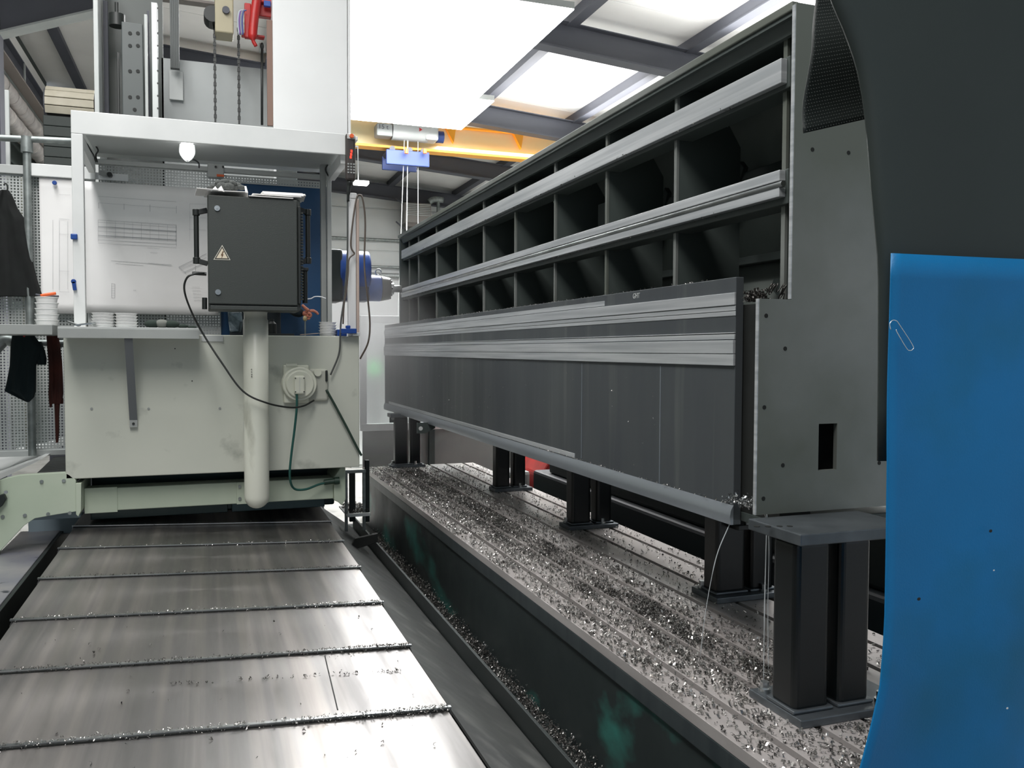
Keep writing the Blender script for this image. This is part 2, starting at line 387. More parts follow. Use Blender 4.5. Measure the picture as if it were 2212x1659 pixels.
# left side strip: pale cover plate and dark gutter
t = thing('side_way_cover', 'pale stained side way cover at the far left beside a dark gutter', 'cover', (-.8, 3.8, 0))
lsm = mat('stained_pale_plate', 'a5a2a0', .4, .5, col2='7d7f8a', scale=3, col3='3f424a', scale3=12, lo3=.66, hi3=.72)
bx('cover_plate', lsm, t, -.9, -.715, 2.4, 4.93, .70, .72, .003)
bx('gutter_wall', blued, t, -.715, -.70, 2.4, 5.1, .3, .715, .002)
bx('gutter_floor', blued, t, -.7, -.64, 2.4, 5.1, .3, .34, .002)
bx('end_block', mat('bluish_casting', '7f8f98', .5), t, -.86, -.61, 4.9, 4.96, .70, .80, .004)

# ================================================================ THE WORKPIECE: large welded frame
wp = thing('workpiece', 'huge dark welded steel frame with ribs and bright machined rails lying on black supports', 'machine part', (1.7, 4.6, 1.195))
gabm = mat('gable_plate_steel', '7a7e7b', .42, .4, col2='898d8a', scale=2.2, col3='6b7068', scale3=1.3, lo3=.42, hi3=.6, rvar=.15)
ribm = mat('rib_steel', '4a524f', .5, .1, col2='414947', scale=1.5)
backm = mat('back_sheet', '7f8681', .5, .1, col2='6d746f', scale=2)
machd = mat('machined_face', 'dadddf', .3, .5, col2='b4b9bc', scale=4, stretch=(1, .3, 14), rvar=.1)
platem = mat('front_plate_steel', '616668', .4, .5, col2='555a5e', scale=3, stretch=(1, 1.2, .2), rvar=.08, col3='727776', scale3=5, stretch3=(1, 2.5, .12), lo3=.6, hi3=.8)
# near gable, L-shaped with a slot
g = B(); y0, y1 = 1.98, 1.995
g.box(1.425, 1.628, y0, y1, 1.2, 1.795); g.box(1.692, 2.35, y0, y1, 1.2, 1.795)
g.box(1.628, 1.692, y0, y1, 1.2, 1.315); g.box(1.628, 1.692, y0, y1, 1.447, 1.795); g.box(1.53, 2.35, y0, y1, 1.795, 2.605)
gab = g.out('gable_plate', gabm, wp)
bx('edge_strip', machd, gab, 1.421, 1.4255, y0 + .002, y1 - .002, 1.2, 1.795, 0)
bx('edge_strip', machd, gab, 1.526, 1.5305, y0 + .002, y1 - .002, 1.797, 2.6, 0)
for (px, py) in ((1655, 682), (1696, 753), (1651, 880), (1691, 1005), (1649, 1077), (1899, 1000), (1904, 755), (1755, 323), (1833, 330)):
    p = at(px, py, Y=y0); B().cyl(p + Vector((0, .001, 0)), p + Vector((0, -.0008, 0)), .006, n=12).out('bolt_hole', rubber, gab)
# far gable
bx('gable_plate', ribm, wp, 1.55, 2.2, 7.16, 7.19, 1.14, 2.615)
# top member
b = B(); b.box(1.545, 2.25, 2.01, 7.16, 2.585, 2.61); b.out('top_plate', ribm, wp)
bx('top_edge', gabm, wp, 1.538, 1.56, 2.01, 7.19, 2.597, 2.622)
B().prism([(1.56, 2.586), (1.575, 2.586), (1.59, 2.552), (1.575, 2.552)], 'y', 2.02, 7.16).out('top_web', ribm, wp)
for k in range(9):
    y = 2.15 + .565 * k
    B().cyl((1.72, y + .42, 2.52), (1.72, y + .46, 2.44), .014, n=8).out('weld_stud', gabm, wp)
# longitudinal bars carrying the bright rails
for (z0, z1) in ((2.405, 2.495), (2.075, 2.176)):
    bx('longitudinal_bar', ribm, wp, 1.575, 1.66, 2.065, 7.16, z0, z1)
bx('rail', machd, wp, 1.553, 1.575, 2.075, 7.12, 2.418, 2.488, .002)
bx('rail', machd, wp, 1.553, 1.575, 2.075, 7.12, 2.141, 2.172, .002)
bx('rail', machd, wp, 1.553, 1.575, 2.075, 7.12, 2.095, 2.122, .002)
B().cyl((1.556, 2.06, 2.13), (1.556, 7.14, 2.13), .0085, n=12).out('round_bar', steel, wp, smooth='auto')
# vertical ribs
ribmesh = None
for k in range(10):
    y = 2.15 + .565 * k if k < 9 else 7.0
    if k == 0: y = 2.10
    B().prism([(1.60, 1.18), (1.60, 2.585), (1.74, 2.585), (1.86, 2.40), (1.86, 1.72), (1.74, 1.58), (1.72, 1.18)], 'y', y, y + .014).out('rib', ribm, wp)
    B().box(1.592, 1.602, y - .002, y + .016, 1.2, 2.58).out('rib_edge', gabm, wp)
    if k < 9: bx('rib', ribm, wp, 1.75, 1.765, y + .30, y + .42, 2.17, 2.34, .001) if k in (2, 4) else None
# diagonal gussets and back sheet
bx('back_sheet', backm, wp, 1.99, 2.0, 2.02, 7.16, 1.2, 2.585, 0)
for k in range(9):
    y = 2.15 + .565 * k
    B().bar((1.93, y + .08, 2.36), (1.97, y + .33, 2.04), .02, .05).out('gusset', ribm, wp)
    B().bar((1.93, y + .05, 1.62), (1.97, y + .50, 1.9), .02, .04).out('gusset', ribm, wp)
for z in (1.68, 1.98, 2.3):
    bx('back_rail', ribm, wp, 1.93, 1.985, 2.02, 7.16, z, z + .03)
# lower body
bx('bottom_plate', ribm, wp, 1.515, 2.2, 2.02, 7.45, 1.14, 1.17)
bx('web_plate', rubber, wp, 1.60, 1.62, 2.3, 7.4, 1.17, 1.70)
# front plate with machined bands
fp = B().box(1.484, 1.512, 2.18, 7.49, 1.13, 1.872).out('front_plate', platem, wp, bev=.002)
def band(z0, z1, x, m=machd, nm='machined_band'): return B().box(x, 1.4845, 2.178, 7.492, z0, z1).out(nm, m, fp, bev=.0012)
band(1.789, 1.826, 1.478); band(1.772, 1.787, 1.481); band(1.757, 1.7705, 1.482)
band(1.705, 1.7075, 1.477); band(1.687, 1.7025, 1.479)
band(1.644, 1.684, 1.4745); band(1.608, 1.6425, 1.476)
B().prism([(1.4845, 1.19), (1.476, 1.175), (1.472, 1.155), (1.476, 1.131), (1.4845, 1.131)], 'y', 2.178, 7.492).out('machined_band', mat('rim_face', '9ba2a8', .3, .6), fp, smooth='auto')
bx('machined_band', machd, fp, 1.480, 1.4845, 3.35, 7.3, 1.192, 1.212, .001)
band(1.829, 1.848, 1.4825).scale = (1, .83, 1); fp.children[-1].location.y += .44
q = at(1378, 634, X=1.483); lettering('GHT', (1.4832, q.y + .04, q.z - .016), .026, mat('chalk_mark', 'b9bdbb', .8), fp, (math.pi / 2, 0, -math.pi / 2))
# running coolant streaks, thin ridges of fluid
cool = mat('coolant_film', '848c93', .2, .3)
for (y, z0, z1, wdt) in ((2.62, 1.19, 1.60, .004), (3.28, 1.2, 1.6, .003)):
    B().box(1.4825, 1.4843, y, y + wdt, z0, z1).out('coolant_streak', cool, fp)
# chips on the ledges
P = [(rng.uniform(1.485, 1.51), rng.uniform(2.3, 7.4), 1.872) for _ in range(260)] + [(rng.uniform(1.474, 1.483), rng.uniform(2.2, 4.6), 1.19) for _ in range(160)]
P += [(1.4745, rng.uniform(2.5, 7.4), rng.uniform(1.22, 1.6)) for _ in range(70)]
chips(P, .006, chipm, 'metal_chips', wp)
P = [(1.55 + rng.normal(0, .012), rng.uniform(2.2, 7.0), z) for z in (2.41, 2.085) for _ in range(150)]
chips(P, .006, chipd, 'metal_chips', wp)
# lifting lugs under the front plate
for y in (6.86, 5.9):
    b = B(); b.prism([(1.40, 1.065), (1.40, 1.14), (1.53, 1.14), (1.53, 1.10), (1.46, 1.065)], 'y', y, y + .02)
    l = b.out('lifting_lug', ribm, wp); B().cyl((1.424, y - .002, 1.10), (1.424, y + .001, 1.10), .015, n=14).out('eye_hole', white, l)
# coil of swarf on the gable's shoulder
b = B(); pts = []
for i in range(150):
    a = i * .62; c = Vector((1.49 + .10 * i / 150, 2.07 + .02 * math.sin(i * .11), 1.80 + .035 * math.sin(math.pi * i / 150)))
    pts.append(c + Vector((.006 * math.cos(a), .012 * math.cos(a + 1), .012 * math.sin(a))))
b.tube(pts, .0016, n=5, smooth=0)
tag(b.out('swarf_coil', chipd, None, smooth=True), 'dark curl of long swarf lying behind the shoulder of the gable plate', 'swarf')
P = [(rng.normal(1.475, .012), rng.normal(2.07, .015), 1.79 + abs(rng.normal(0, .012))) for _ in range(260)]
chips(P, .012, chipd, 'metal_chips', wp)
B().box(1.515, 1.62, 2.0, 2.3, 1.17, 1.79).out('gap_shade_block', rubber, wp)  # black block standing in for the shade between plate end and gable
bx('slot_shade_plate', rubber, wp, 1.63, 1.98, 2.06, 2.07, 1.2, 1.6, 0)  # black plate added so the gable slot looks dark inside
P = [(rng.uniform(1.42, 1.5), rng.uniform(2.02, 2.16), 1.205 + abs(rng.normal(0, .01))) for _ in range(200)]
chips(P, .008, steel, 'metal_chips', wp)

# ================================================================ SUPPORTS
supm = mat('black_support_paint', '0b0f10', .32, .0, col2='101516', scale=3)
supp = mat('support_plate_steel', '6c7276', .4, .6, col2='565c60', scale=8)
def support(x0, x1, y0, y1, zt, label, tx, tw, ty, clamp=False, head=True):
    t = thing('steel_support', label, 'support', ((x0 + x1) / 2, (y0 + y1) / 2, .70), None)
    bx('base_plate', supp, t, x0, x1, y0, y1, .70, .722, .003)
    for (a, b_) in tx:
        cx_, cy_ = (a + b_) / 2, (ty[0] + ty[1]) / 2; q = B()
        q.box(a, b_, ty[0], ty[1], .722, zt - .03); o = q.out('square_tube', supm, t); m_ = o.modifiers.new('bevel', 'BEVEL'); m_.width = .016; m_.segments = 4; m_.limit_method = 'ANGLE'
        B().box(a - .008, b_ + .008, ty[0] - .008, ty[1] + .008, .722, .732).out('weld_seam', supp, t, bev=.004)
    bx('top_plate', supp if head else supm, t, x0 - .01, x1, y0, y1, zt - .03, zt, .003)
    for (u, v) in ((x0 + .03, y1 - .03), (x1 - .08, y0 + .03), (x1 - .15, y1 - .025)):
        B().cyl((u, v, .722), (u, v, .732), .017, n=16).cyl((u, v, .732), (u, v, .75), .012, n=6).out('bolt', steel, t, smooth='auto')
    if clamp:
        bx('clamp_arm', supm, t, x0 + .07, x0 + .19, y0 - .03, y1 - .02, .98, 1.0, .003)
        B().cyl((x0 + .12, y0 - .02, 1.0), (x0 + .12, y0 - .02, 1.03), .016, n=6).out('clamp_nut', steel, t)
    return t
t = support(1.40, 1.76, 1.75, 1.97, 1.195, 'nearest black steel support of twin square tubes under the gable plate', ((1.41, 1.52), (1.55, 1.65)), .1, (1.79, 1.89))
for px in (1635, 1659, 1684, 1706): 
    p = at(px, 1137, Z=1.195); B().cyl(p - Vector((0, 0, .001)), p + Vector((0, 0, .001)), .008, n=12).out('bolt_hole', rubber, t)
support(1.80, 2.11, 2.74, 2.92, 1.14, 'second nearest black twin-tube support standing behind the tall nearest one', ((1.825, 1.955), (1.98, 2.085)), .1, (2.78, 2.88), True)
support(1.80, 2.09, 4.13, 4.27, 1.14, 'black twin-tube support at the middle of the table, between its second and fourth', ((1.83, 1.94), (1.975, 2.065)), .1, (4.16, 4.25))
support(1.82, 2.09, 5.42, 5.56, 1.14, 'black twin-tube support beyond the middle, second from the far end of the table', ((1.837, 1.937), (1.964, 2.05)), .1, (5.45, 5.54))
support(1.40, 1.68, 6.79, 6.92, 1.14, 'farthest black twin-tube support at the far end of the table', ((1.435, 1.542), (1.561, 1.65)), .1, (6.82, 6.90))
# coolant running down off the frame
for k, (pts, lb) in enumerate((([(1.487, 2.2, 1.13), (1.46, 2.23, 1.02), (1.445, 2.26, .85), (1.44, 2.28, .70)], 'thin white stream of coolant falling from the front plate corner'),
               ([(1.50, 2.05, 1.2), (1.54, 2.08, 1.1), (1.555, 2.1, .9), (1.56, 2.1, .7)], 'thin curved stream of coolant falling beside the nearest support'),
               ([(1.47, 1.995, 1.2), (1.47, 2.0, .95), (1.47, 2.0, .7)], 'thin straight drip of coolant hanging below the gable corner'))):
    tag(B().tube(pts, [.0016] * 8 + [.001] * 30, n=6).out('coolant_stream', mat('coolant_white', 'cfd6d8', .2), None, smooth=True), lb, 'coolant')
# ================================================================ BEHIND THE TABLE
t = thing('red_cabinet', 'dark red machine cabinet seen low behind the nearest support', 'cabinet', (3.1, 3.3, 0))
bx('body', red, t, 2.8, 3.6, 3.15, 4.0, .5, 1.0, .02); bx('plinth', black, t, 2.82, 3.6, 3.2, 4.0, 0, .5, .01)
bx('bolt_row', steel, t, 2.86, 2.9, 3.12, 3.15, .45, .47)
t = thing('red_motor_housing', 'bright red machine housing behind the table between two supports', 'machine', (2.75, 6.4, 0))
B().prism([(2.5, 0), (2.5, .66), (2.58, .78), (3.1, .78), (3.1, 0)], 'y', 6.3, 6.9).out('body', red, t, bev=.02)
bx('ledge', mat('worn_pink_edge', 'd59a86', .5), t, 2.52, 2.76, 6.24, 6.3, .55, .58, .01)
t = thing('grey_pump_block', 'small grey machine block left of the red housing behind the table', 'machine', (2.4, 6.6, 0))
bx('body', grey, t, 2.25, 2.47, 6.45, 6.7, 0, .68, .03); B().cyl((2.33, 6.44, .62), (2.33, 6.40, .62), .03, n=8).out('bolt_head', steel, t)
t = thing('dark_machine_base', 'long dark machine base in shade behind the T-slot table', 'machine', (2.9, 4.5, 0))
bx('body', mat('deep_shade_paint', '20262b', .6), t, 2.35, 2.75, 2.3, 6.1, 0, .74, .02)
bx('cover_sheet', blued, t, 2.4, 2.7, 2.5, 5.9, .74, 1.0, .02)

# guard screen at the far end of the table
alu = mat('aluminium_profile', 'c4c8c7', .35, .6, col2='b2b6b5', scale=9)
t = thing('guard_screen', 'pale framed glass guard screen over a grey steel skirt beyond the table', 'screen', (2.2, 8.4, 0))
bx('skirt_panel', mat('skirt_steel', '6a6c6a', .5, .3, col2='5d5f5e', scale=2), t, 1.44, 3.0, 8.38, 8.40, .0, .86, .003)
bx('skirt_post', blued, t, 2.1, 2.16, 8.34, 8.38, 0, .86)
bx('rail', alu, t, 1.42, 3.1, 8.35, 8.42, .86, .93)
bx('rail', alu, t, 1.42, 3.1, 8.36, 8.42, 1.92, 1.99)
for x in (1.42, 3.02): bx('stile', alu, t, x, x + .06, 8.36, 8.42, .93, 1.92)
gl = mat('guard_glass', 'f2f6f6', .25, trans=.9, alpha=1.)
bx('pane', gl, t, 1.48, 3.02, 8.385, 8.395, .93, 1.92, 0)
# things beyond the glass
t = thing('signal_lamp', 'small green signal lamp glowing behind the guard glass', 'lamp', (1.75, 9.6, 1.2))
B().cyl((1.78, 9.6, 1.40), (1.78, 9.6, 1.52), .05, n=16).out('lens', mat('green_glow', '7dff9a', .4, emit=2.5), t); B().cyl((1.78, 9.6, 0), (1.78, 9.6, 1.40), .025, n=10).out('post', grey, t)
t = thing('storage_cabinet', 'pale storage cabinet standing against the light behind the guard glass', 'cabinet', (2.6, 12.0, 0))
bx('body', lgrey, t, 1.9, 3.6, 12.0, 12.6, 0, 1.7, .01); bx('door', lgrey, t, 1.93, 2.72, 11.98, 12.0, .05, 1.65, .004); bx('door', lgrey, t, 2.75, 3.56, 11.98, 12.0, .05, 1.65, .004)
# pipes and trunking on the far wall
for (z, r, lb) in ((4.25, .035, 'upper thin grey pipe running along the far wall'), (3.62, .03, 'middle thin grey pipe running along the far wall'), (3.42, .06, 'thick lowest grey pipe running along the far wall')):
    tag(B().cyl((.6, 20.15, z), (7.0, 20.15, z), r, n=12).out('wall_pipe', galv, None, smooth='auto'), lb, 'pipe')
# unit heater
t = thing('unit_heater', 'grey louvred unit heater hung high on the far wall', 'heater', (4.62, 19.6, 4.6))
hm = mat('heater_casing', '8a8682', .5)
bx('casing', hm, t, 4.32, 4.95, 19.45, 19.9, 4.58, 5.05, .02)
for k in range(7): B().box(4.36, 4.92, 19.42, 19.45, 4.76 + k * .04, 4.775 + k * .04).out('louvre', lgrey, t)
bx('wall_mount', darks, t, 4.4, 4.85, 19.9, 19.98, 4.7, 4.95); bx('base_grille', mat('heater_dark', '6b6561', .5), t, 4.34, 4.93, 19.43, 19.9, 4.50, 4.58)
for (z0, z1) in ((5.15, 5.05), (4.62, 4.5)):
    B().bar((4.15, 19.6, z0), (4.35, 19.6, z1 - .05), .02, .03).out('bracket', darks, t)
B().tube([(4.95, 19.7, 5.12), (5.08, 19.7, 5.2), (5.3, 19.7, 5.2)], .07, n=12).out('elbow', galv, t, smooth=True)
B().cyl((5.18, 19.7, 5.18), (5.18, 19.7, 4.3), .04, n=12).out('downpipe', galv, t)

# crane girder, hoist
t = thing('crane_girder', 'yellow overhead crane girder spanning the hall under the roof', 'crane', (3.3, 13.8, 4.89))
yw = mat('girder_web', 'd9d8b4', .5, col2='dcc48c', scale=.6)
bx('web', yw, t, -.3, 6.9, 13.78, 13.86, 4.93, 5.31); bx('flange', yellow, t, -.3, 6.9, 13.7, 13.94, 4.89, 4.93); bx('flange', yellow, t, -.3, 6.9, 13.7, 13.94, 5.31, 5.34)
for px in (972, 1118):
    p = at(px, 285, Y=13.75); B().prism([(p.x - .09, 5.31), (p.x + .09, 5.31), (p.x + .05, 5.06)], 'y', 13.7, 13.78).out('gusset', yellow, t)
t = thing('electric_hoist', 'blue and grey electric hoist hanging below the yellow girder', 'hoist', (3.0, 13.5, 4.6))
hb = mat('hoist_blue', '24396f', .5)
B().cyl((2.79, 13.5, 5.13), (3.36, 13.5, 5.13), .16, n=20).out('drum_motor', lgrey, t, smooth='auto')
bx('gearbox', lgrey, t, 3.31, 3.52, 13.35, 13.64, 4.99, 5.25, .03)
B().cyl((3.52, 13.5, 5.08), (3.63, 13.5, 5.08), .095, n=16).out('brake_cover', hb, t, smooth='auto')
bx('switch_box', grey, t, 2.53, 2.78, 13.35, 13.6, 4.99, 5.18, .02)
bx('trolley_plate', hb, t, 2.69, 3.38, 13.4, 13.46, 4.57, 4.80, .01)
bx('trolley_plate', hb, t, 2.74, 3.31, 13.98, 14.04, 4.60, 4.82, .01)
lettering('15 t', (2.55, 13.342, 5.09), .10, darks, t)
B().prism([(3.2, 5.1), (3.2, 5.16), (3.25, 5.13)], 'y', 13.33, 13.345).out('red_arrow', red, t)
for px in (878, 918): p = at(px, 322, Y=13.3); B().cyl(p, p - Vector((0, 0, .07)), .03, n=10).out('limit_switch', orange, t)
for x in (2.79, 3.07, 3.29): B().cyl((x, 13.43, 4.82), (x, 14.0, 4.82), .045, n=12).out('wheel', darks, t)
for x, a in ((2.88, .11), (3.02, .02), (3.21, .0), (2.99, .06)):
    B().cyl((x + a, 13.47, 5.0), (x, 13.47, 2.1), .0055, n=6).out('hoist_rope', lgrey, t)
# small fluorescent work lamp
t = thing('work_lamp', 'small white lamp hanging on a rod beside the pendant control', 'lamp', (.74, 4.6, 2.48))
q = at(778, 398, Y=4.6)
B().box(q.x - .035, q.x + .04, 4.55, 4.62, q.z - .005, q.z + .012).out('lamp_body', mat('small_lamp', 'ffffff', .5, emit=3), t, bev=.004)
B().cyl((q.x - .01, 4.6, q.z + .012), (q.x - .012, 4.6, 2.735), .003, n=6).out('rod', white, t); B().cyl((q.x - .012, 4.6, 2.73), (.70, 4.6, 2.73), .004, n=6).out('rod_arm', white, t)

# ================================================================ CURTAINS AT THE RIGHT
def sheet(name, left, right, wave, thick, m, parent=None, n=26, nv=24, depth=None):
    """left/right: lists of world points down each edge"""
    def samp(L, t):
        f = t * (len(L) - 1); i = min(int(f), len(L) - 2); return L[i].lerp(L[i + 1], f - i)
    V = []; Fc = []
    for j in range(nv + 1):
        a, b = samp(left, j / nv), samp(right, j / nv)
        for i in range(n + 1):
            u = i / n; p = a.lerp(b, u); p = p + Vector((0, 1, 0)) * wave(u, j / nv); V.append(p)
    for j in range(nv):
        for i in range(n): k = j * (n + 1) + i; Fc.append((k, k + 1, k + n + 2, k + n + 1))
    return B().quads(V, Fc).out(name, m, parent, smooth=True, solid=thick)
bcm = mat('blue_curtain_fabric', '0c70aa', .45, spec=.3, col2='0b699e', scale=3, col3='0d6488', scale3=2.5, lo3=.5, hi3=.7, bump=.06, bscale=260)
dcm = mat('dark_green_curtain', '222b28', .55, col2='27302d', scale=2)
Y1 = 1.2
L = [at(px, py, Y=Y1) for px, py in ((1926, 547), (1926, 690), (1923, 850), (1921, 1000), (1915, 1180), (1908, 1350), (1896, 1480), (1875, 1580), (1850, 1690), (1835, 1800))]
Rr = [Vector((1.75, 1.2, p.z + .005)) for p in L]
t = thing('blue_curtain', 'bright blue plastic curtain sheet hanging at the right edge of the view', 'curtain', (1.35, 1.2, .8))
bc = sheet('curtain_sheet', L, Rr, lambda u, v: .012 * math.sin(u * 9) * v + .006 * math.sin(v * 7 + u * 3), .004, bcm, t)
for (px, py, r) in ((2140, 1147, .003), (1985, 1294, .003), (2147, 1232, .0015), (2176, 1530, .002)):
    p = at(px, py, Y=1.18); B().ball(p, r, (1.4, .2, 1), 8).out('stain_mark', rubber if r > .002 else white, t)
L = [at(px, py, Y=1.235) for px, py in ((1805, -60), (1826, 0), (1852, 60), (1876, 130), (1888, 190), (1896, 250), (1903, 330), (1910, 420), (1918, 500), (1924, 570), (1924, 750), (1922, 1000))]
Rr = [Vector((1.8, 1.3, p.z + .005 + .5 * max(0, 1 - i / 5))) for i, p in enumerate(L)]
dk = sheet('dark_curtain', L, Rr, lambda u, v: .03 * math.exp(-u * 14) + .01 * math.sin(u * 7), .006, dcm)
tag(dk, 'large dark green rubber curtain hanging behind and above the blue sheet', 'curtain')
# mesh flap
flapm = mat('mesh_flap_fabric', '232a28', .55)
L = [at(px, py, Y=1.42) for px, py in ((1775, -60), (1768, 0), (1752, 70), (1743, 150), (1739, 220), (1738, 287))]
Rr = [at(px, py, Y=1.42) for px, py in ((1960, -80), (1960, -20), (1960, 40), (1960, 110), (1960, 175), (1962, 236))]
fl = thing('mesh_flap', 'black woven mesh flap hanging beside the dark curtain before the gable plate', 'curtain', at(1840, 287, Y=1.42))
fs = sheet('backing', L, Rr, lambda u, v: .008 * math.sin(v * 9), .002, flapm, fl)
V = []; Fc = []
for r in range(46):
    for c in range(40):
        v, u = (r + .5) / 46, (c + .5 + .5 * (r % 2)) / 40
        if u > .98: continue
        f = v * 5; i = min(int(f), 4); a = L[i].lerp(L[i + 1], f - i); b = Rr[i].lerp(Rr[i + 1], f - i)
        p = a.lerp(b, u) + Vector((0, .008 * math.sin(v * 9) - .0022, 0)); k = len(V); s = .0018
        V += [p + Vector((-s, 0, 0)), p + Vector((0, -.0012, s * .6)), p + Vector((s, 0, 0)), p + Vector((0, -.0012, -s * .6))]
        Fc.append((k, k + 1, k + 2, k + 3))
o = B().quads(V, Fc).out('weave', mat('weave_thread', '4a4f4c', .5), fl, solid=.0006); o['kind'] = 'stuff'
# paper clip
c_ = [(1924, 712), (1922, 700), (1928, 692), (1936, 693), (1942, 700), (1971, 745), (1971, 755), (1965, 757), (1958, 752), (1938, 718), (1936, 712)]
pc = [at(px, py, Y=1.183) for px, py in c_]
tag(B().tube(pc, .0007, n=8, smooth=5).out('paper_clip', mat('clip_wire', 'e8eef0', .25, .8), None, smooth=True), 'bent silver paper clip hooked on the left edge of the blue curtain', 'paper clip')
# ================================================================ LEFT: THE MACHINE COLUMN
def pb(name, m, parent, x0, y0, x1, y1, Y, d, bev=.003, lean=None):
    """box whose front face stands at depth Y, spanning a photo rectangle, d deep"""
    a, b_ = at(x0, y0, Y=Y), at(x1, y1, Y=Y)
    return bx(name, m, parent, min(a.x, b_.x), max(a.x, b_.x), Y, Y + d, min(a.z, b_.z), max(a.z, b_.z), bev)
cw = mat('column_white', 'e4e5e4', .5, col2='dadbda', scale=1)
mc = thing('machine_column', 'tall white machine column with an open shaft of chains behind the canopy', 'machine', (.2, 6.2, 0))
bx('front_panel', cw, mc, .411, .872, 5.60, 5.63, 2.9, 4.6, .003)
bx('corner_strip', cw, mc, .876, .893, 5.60, 5.64, 2.9, 4.6, .003)
bx('side_panel', cw, mc, .87, .89, 5.64, 6.9, 2.9, 4.6, .003)
bx('side_panel', cw, mc, .413, .43, 5.63, 6.2, 1.0, 4.6, .003)
bx('side_panel', lgrey, mc, -.60, -.575, 5.6, 6.3, 1.0, 4.0, .003)
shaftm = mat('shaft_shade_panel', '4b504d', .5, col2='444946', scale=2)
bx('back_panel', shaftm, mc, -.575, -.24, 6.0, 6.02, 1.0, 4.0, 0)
p_ = bx('rear_panel', mat('rear_panel_grey', 'a3a7a6', .5, col2='989c9b', scale=2), mc, -.25, .43, 6.0, 6.02, 1.0, 3.52, 0)
gp = pb('guide_plate', mat('guide_plate_grey', '464c4b', .45), mc, 262, 46, 311, 262, 5.62, .04, .004)
for py in (72, 99, 154, 210):
    for px in (281, 298):
        p = at(px, py, Y=5.62); B().cyl(p + Vector((0, .004, 0)), p - Vector((0, .003, 0)), .011, n=12).out('screw_hole', rubber, gp)
p = at(291, 237, Y=5.62); B().cyl(p + Vector((0, .004, 0)), p - Vector((0, .003, 0)), .011, n=12).out('screw_hole', rubber, gp)
pb('guide_strip', lgrey, mc, 311, 30, 321, 262, 5.64, .03); pb('dark_gap_strip', darks, mc, 317, 22, 325, 262, 5.70, .03)
rl = pb('linear_rail', mat('rail_grey', '9a9e9d', .35, .4), mc, 326, 4, 343, 262, 5.60, .05)
for k in range(9):
    p = at(341, 18 + k * 27, Y=5.6); B().cyl(p, p - Vector((0, .005, 0)), .005, n=8).out('rail_screw', black, rl)
pb('shaft_edge', darks, mc, 222, 0, 236, 262, 5.8, .03); pb('ball_screw', black, mc, 252, 112, 259, 262, 5.66, .02)
b = B(); q = at(252, 40, Y=5.66); b.cyl((q.x, 5.68, q.z - .04), (q.x, 5.68, q.z + .03), .045, n=20).cyl((q.x, 5.68, q.z + .03), (q.x, 5.68, q.z + .10), .012, n=12); b.out('screw_nut', black, mc, smooth='auto')
b = B(); a, c_ = at(366, -40, Y=5.9), at(388, 150, Y=5.9)
for k in range(5): x = a.x + (c_.x - a.x) * (k + .5) / 5; b.box(x - .005, x + .005, 5.88, 5.9, c_.z, a.z)
b.box(a.x, c_.x, 5.9, 5.92, c_.z, a.z); b.out('ribbed_cable', mat('cable_grey', '4f5352', .6), mc)
pb('cover_plate', lgrey, mc, 365, 152, 396, 217, 5.97, .02)
def chain(px, y0, y1, Y):
    a, c_ = at(px, y0, Y=Y), at(px, y1, Y=Y); n = int((a.z - c_.z) / .025); b = B()
    for k in range(n):
        z = c_.z + (k + .5) * (a.z - c_.z) / n; w_ = .009 if k % 2 else .006
        b.box(a.x - w_, a.x + w_, Y - .006, Y + .006, z - .011, z + .011)
    b.out('chain', black, mc)
chain(463, 30, 264, 5.8); chain(515, 60, 268, 5.8)
q0, q1 = at(566, 100, Y=5.8), at(566, 270, Y=5.8)
B().cyl(q1, q0, .008, n=8).ball((q0.x, 5.8, q0.z), .012, (1, 1, 2)).out('lubrication_hose', black, mc, smooth=True)
pb('hose_bracket', lgrey, mc, 560, 92, 574, 112, 5.85, .03)
b = B(); q = at(480, 10, Y=5.78); b.box(q.x - .045, q.x + .065, 5.7, 5.86, q.z - .20, q.z + .05); b.out('pulley_block', mat('cream_block', 'a29a80', .5), mc, bev=.008)
q = at(488, 22, Y=5.69); B().cyl(q + Vector((0, .02, 0)), q - Vector((0, .01, 0)), .022, n=16).out('pulley_axle', darks, mc)
B().cyl((q.x - .08, 5.72, q.z - .02), (q.x - .08, 5.86, q.z - .02), .05, n=16).out('chain_wheel', black, mc)
rp = pb('red_frame', red, mc, 528, 5, 543, 82, 5.72, .04, .006)
b = B(); a = at(553, 100, Y=5.7); c_ = at(549, 0, Y=5.7)
b.tube([a, at(546, 82, Y=5.7), at(549, 40, Y=5.7), at(556, -10, Y=5.7)], [.012] * 6 + [.028] * 30, n=10); b.out('red_lever', red, mc, smooth=True)
pb('red_frame', red, mc, 545, -20, 590, 8, 5.74, .05, .006); pb('red_frame', red, mc, 558, 8, 590, 38, 5.76, .05, .006); pb('red_frame', red, mc, 522, 70, 572, 82, 5.76, .05, .006)
for k in range(4):
    pts = [at(516 + k * 3, 75, Y=5.68), at(514 + k * 3, 45, Y=5.68), at(517 + k * 3, 25, Y=5.68), at(526 + k * 2, 22, Y=5.68)]
    B().tube(pts, .005, n=6).out('cable', mat('cable_%d' % k, ['a8b0b6', '6e4a8c', '8a8f94', '45508a'][k], .5), mc, smooth=True)
pb('blue_connector', mblue, mc, 570, 0, 585, 14, 5.7, .03)
pb('rust_strip', mat('rusty_strip', '7d6458', .6), mc, 576, 42, 590, 272, 5.62, .02)
pb('top_beam', mat('brown_grey_beam', '6b645f', .6), mc, 300, -12, 470, 4, 6.05, .08)
bx('lower_body', lgrey, mc, -.575, .6, 6.05, 6.9, .8, 2.9, .01)

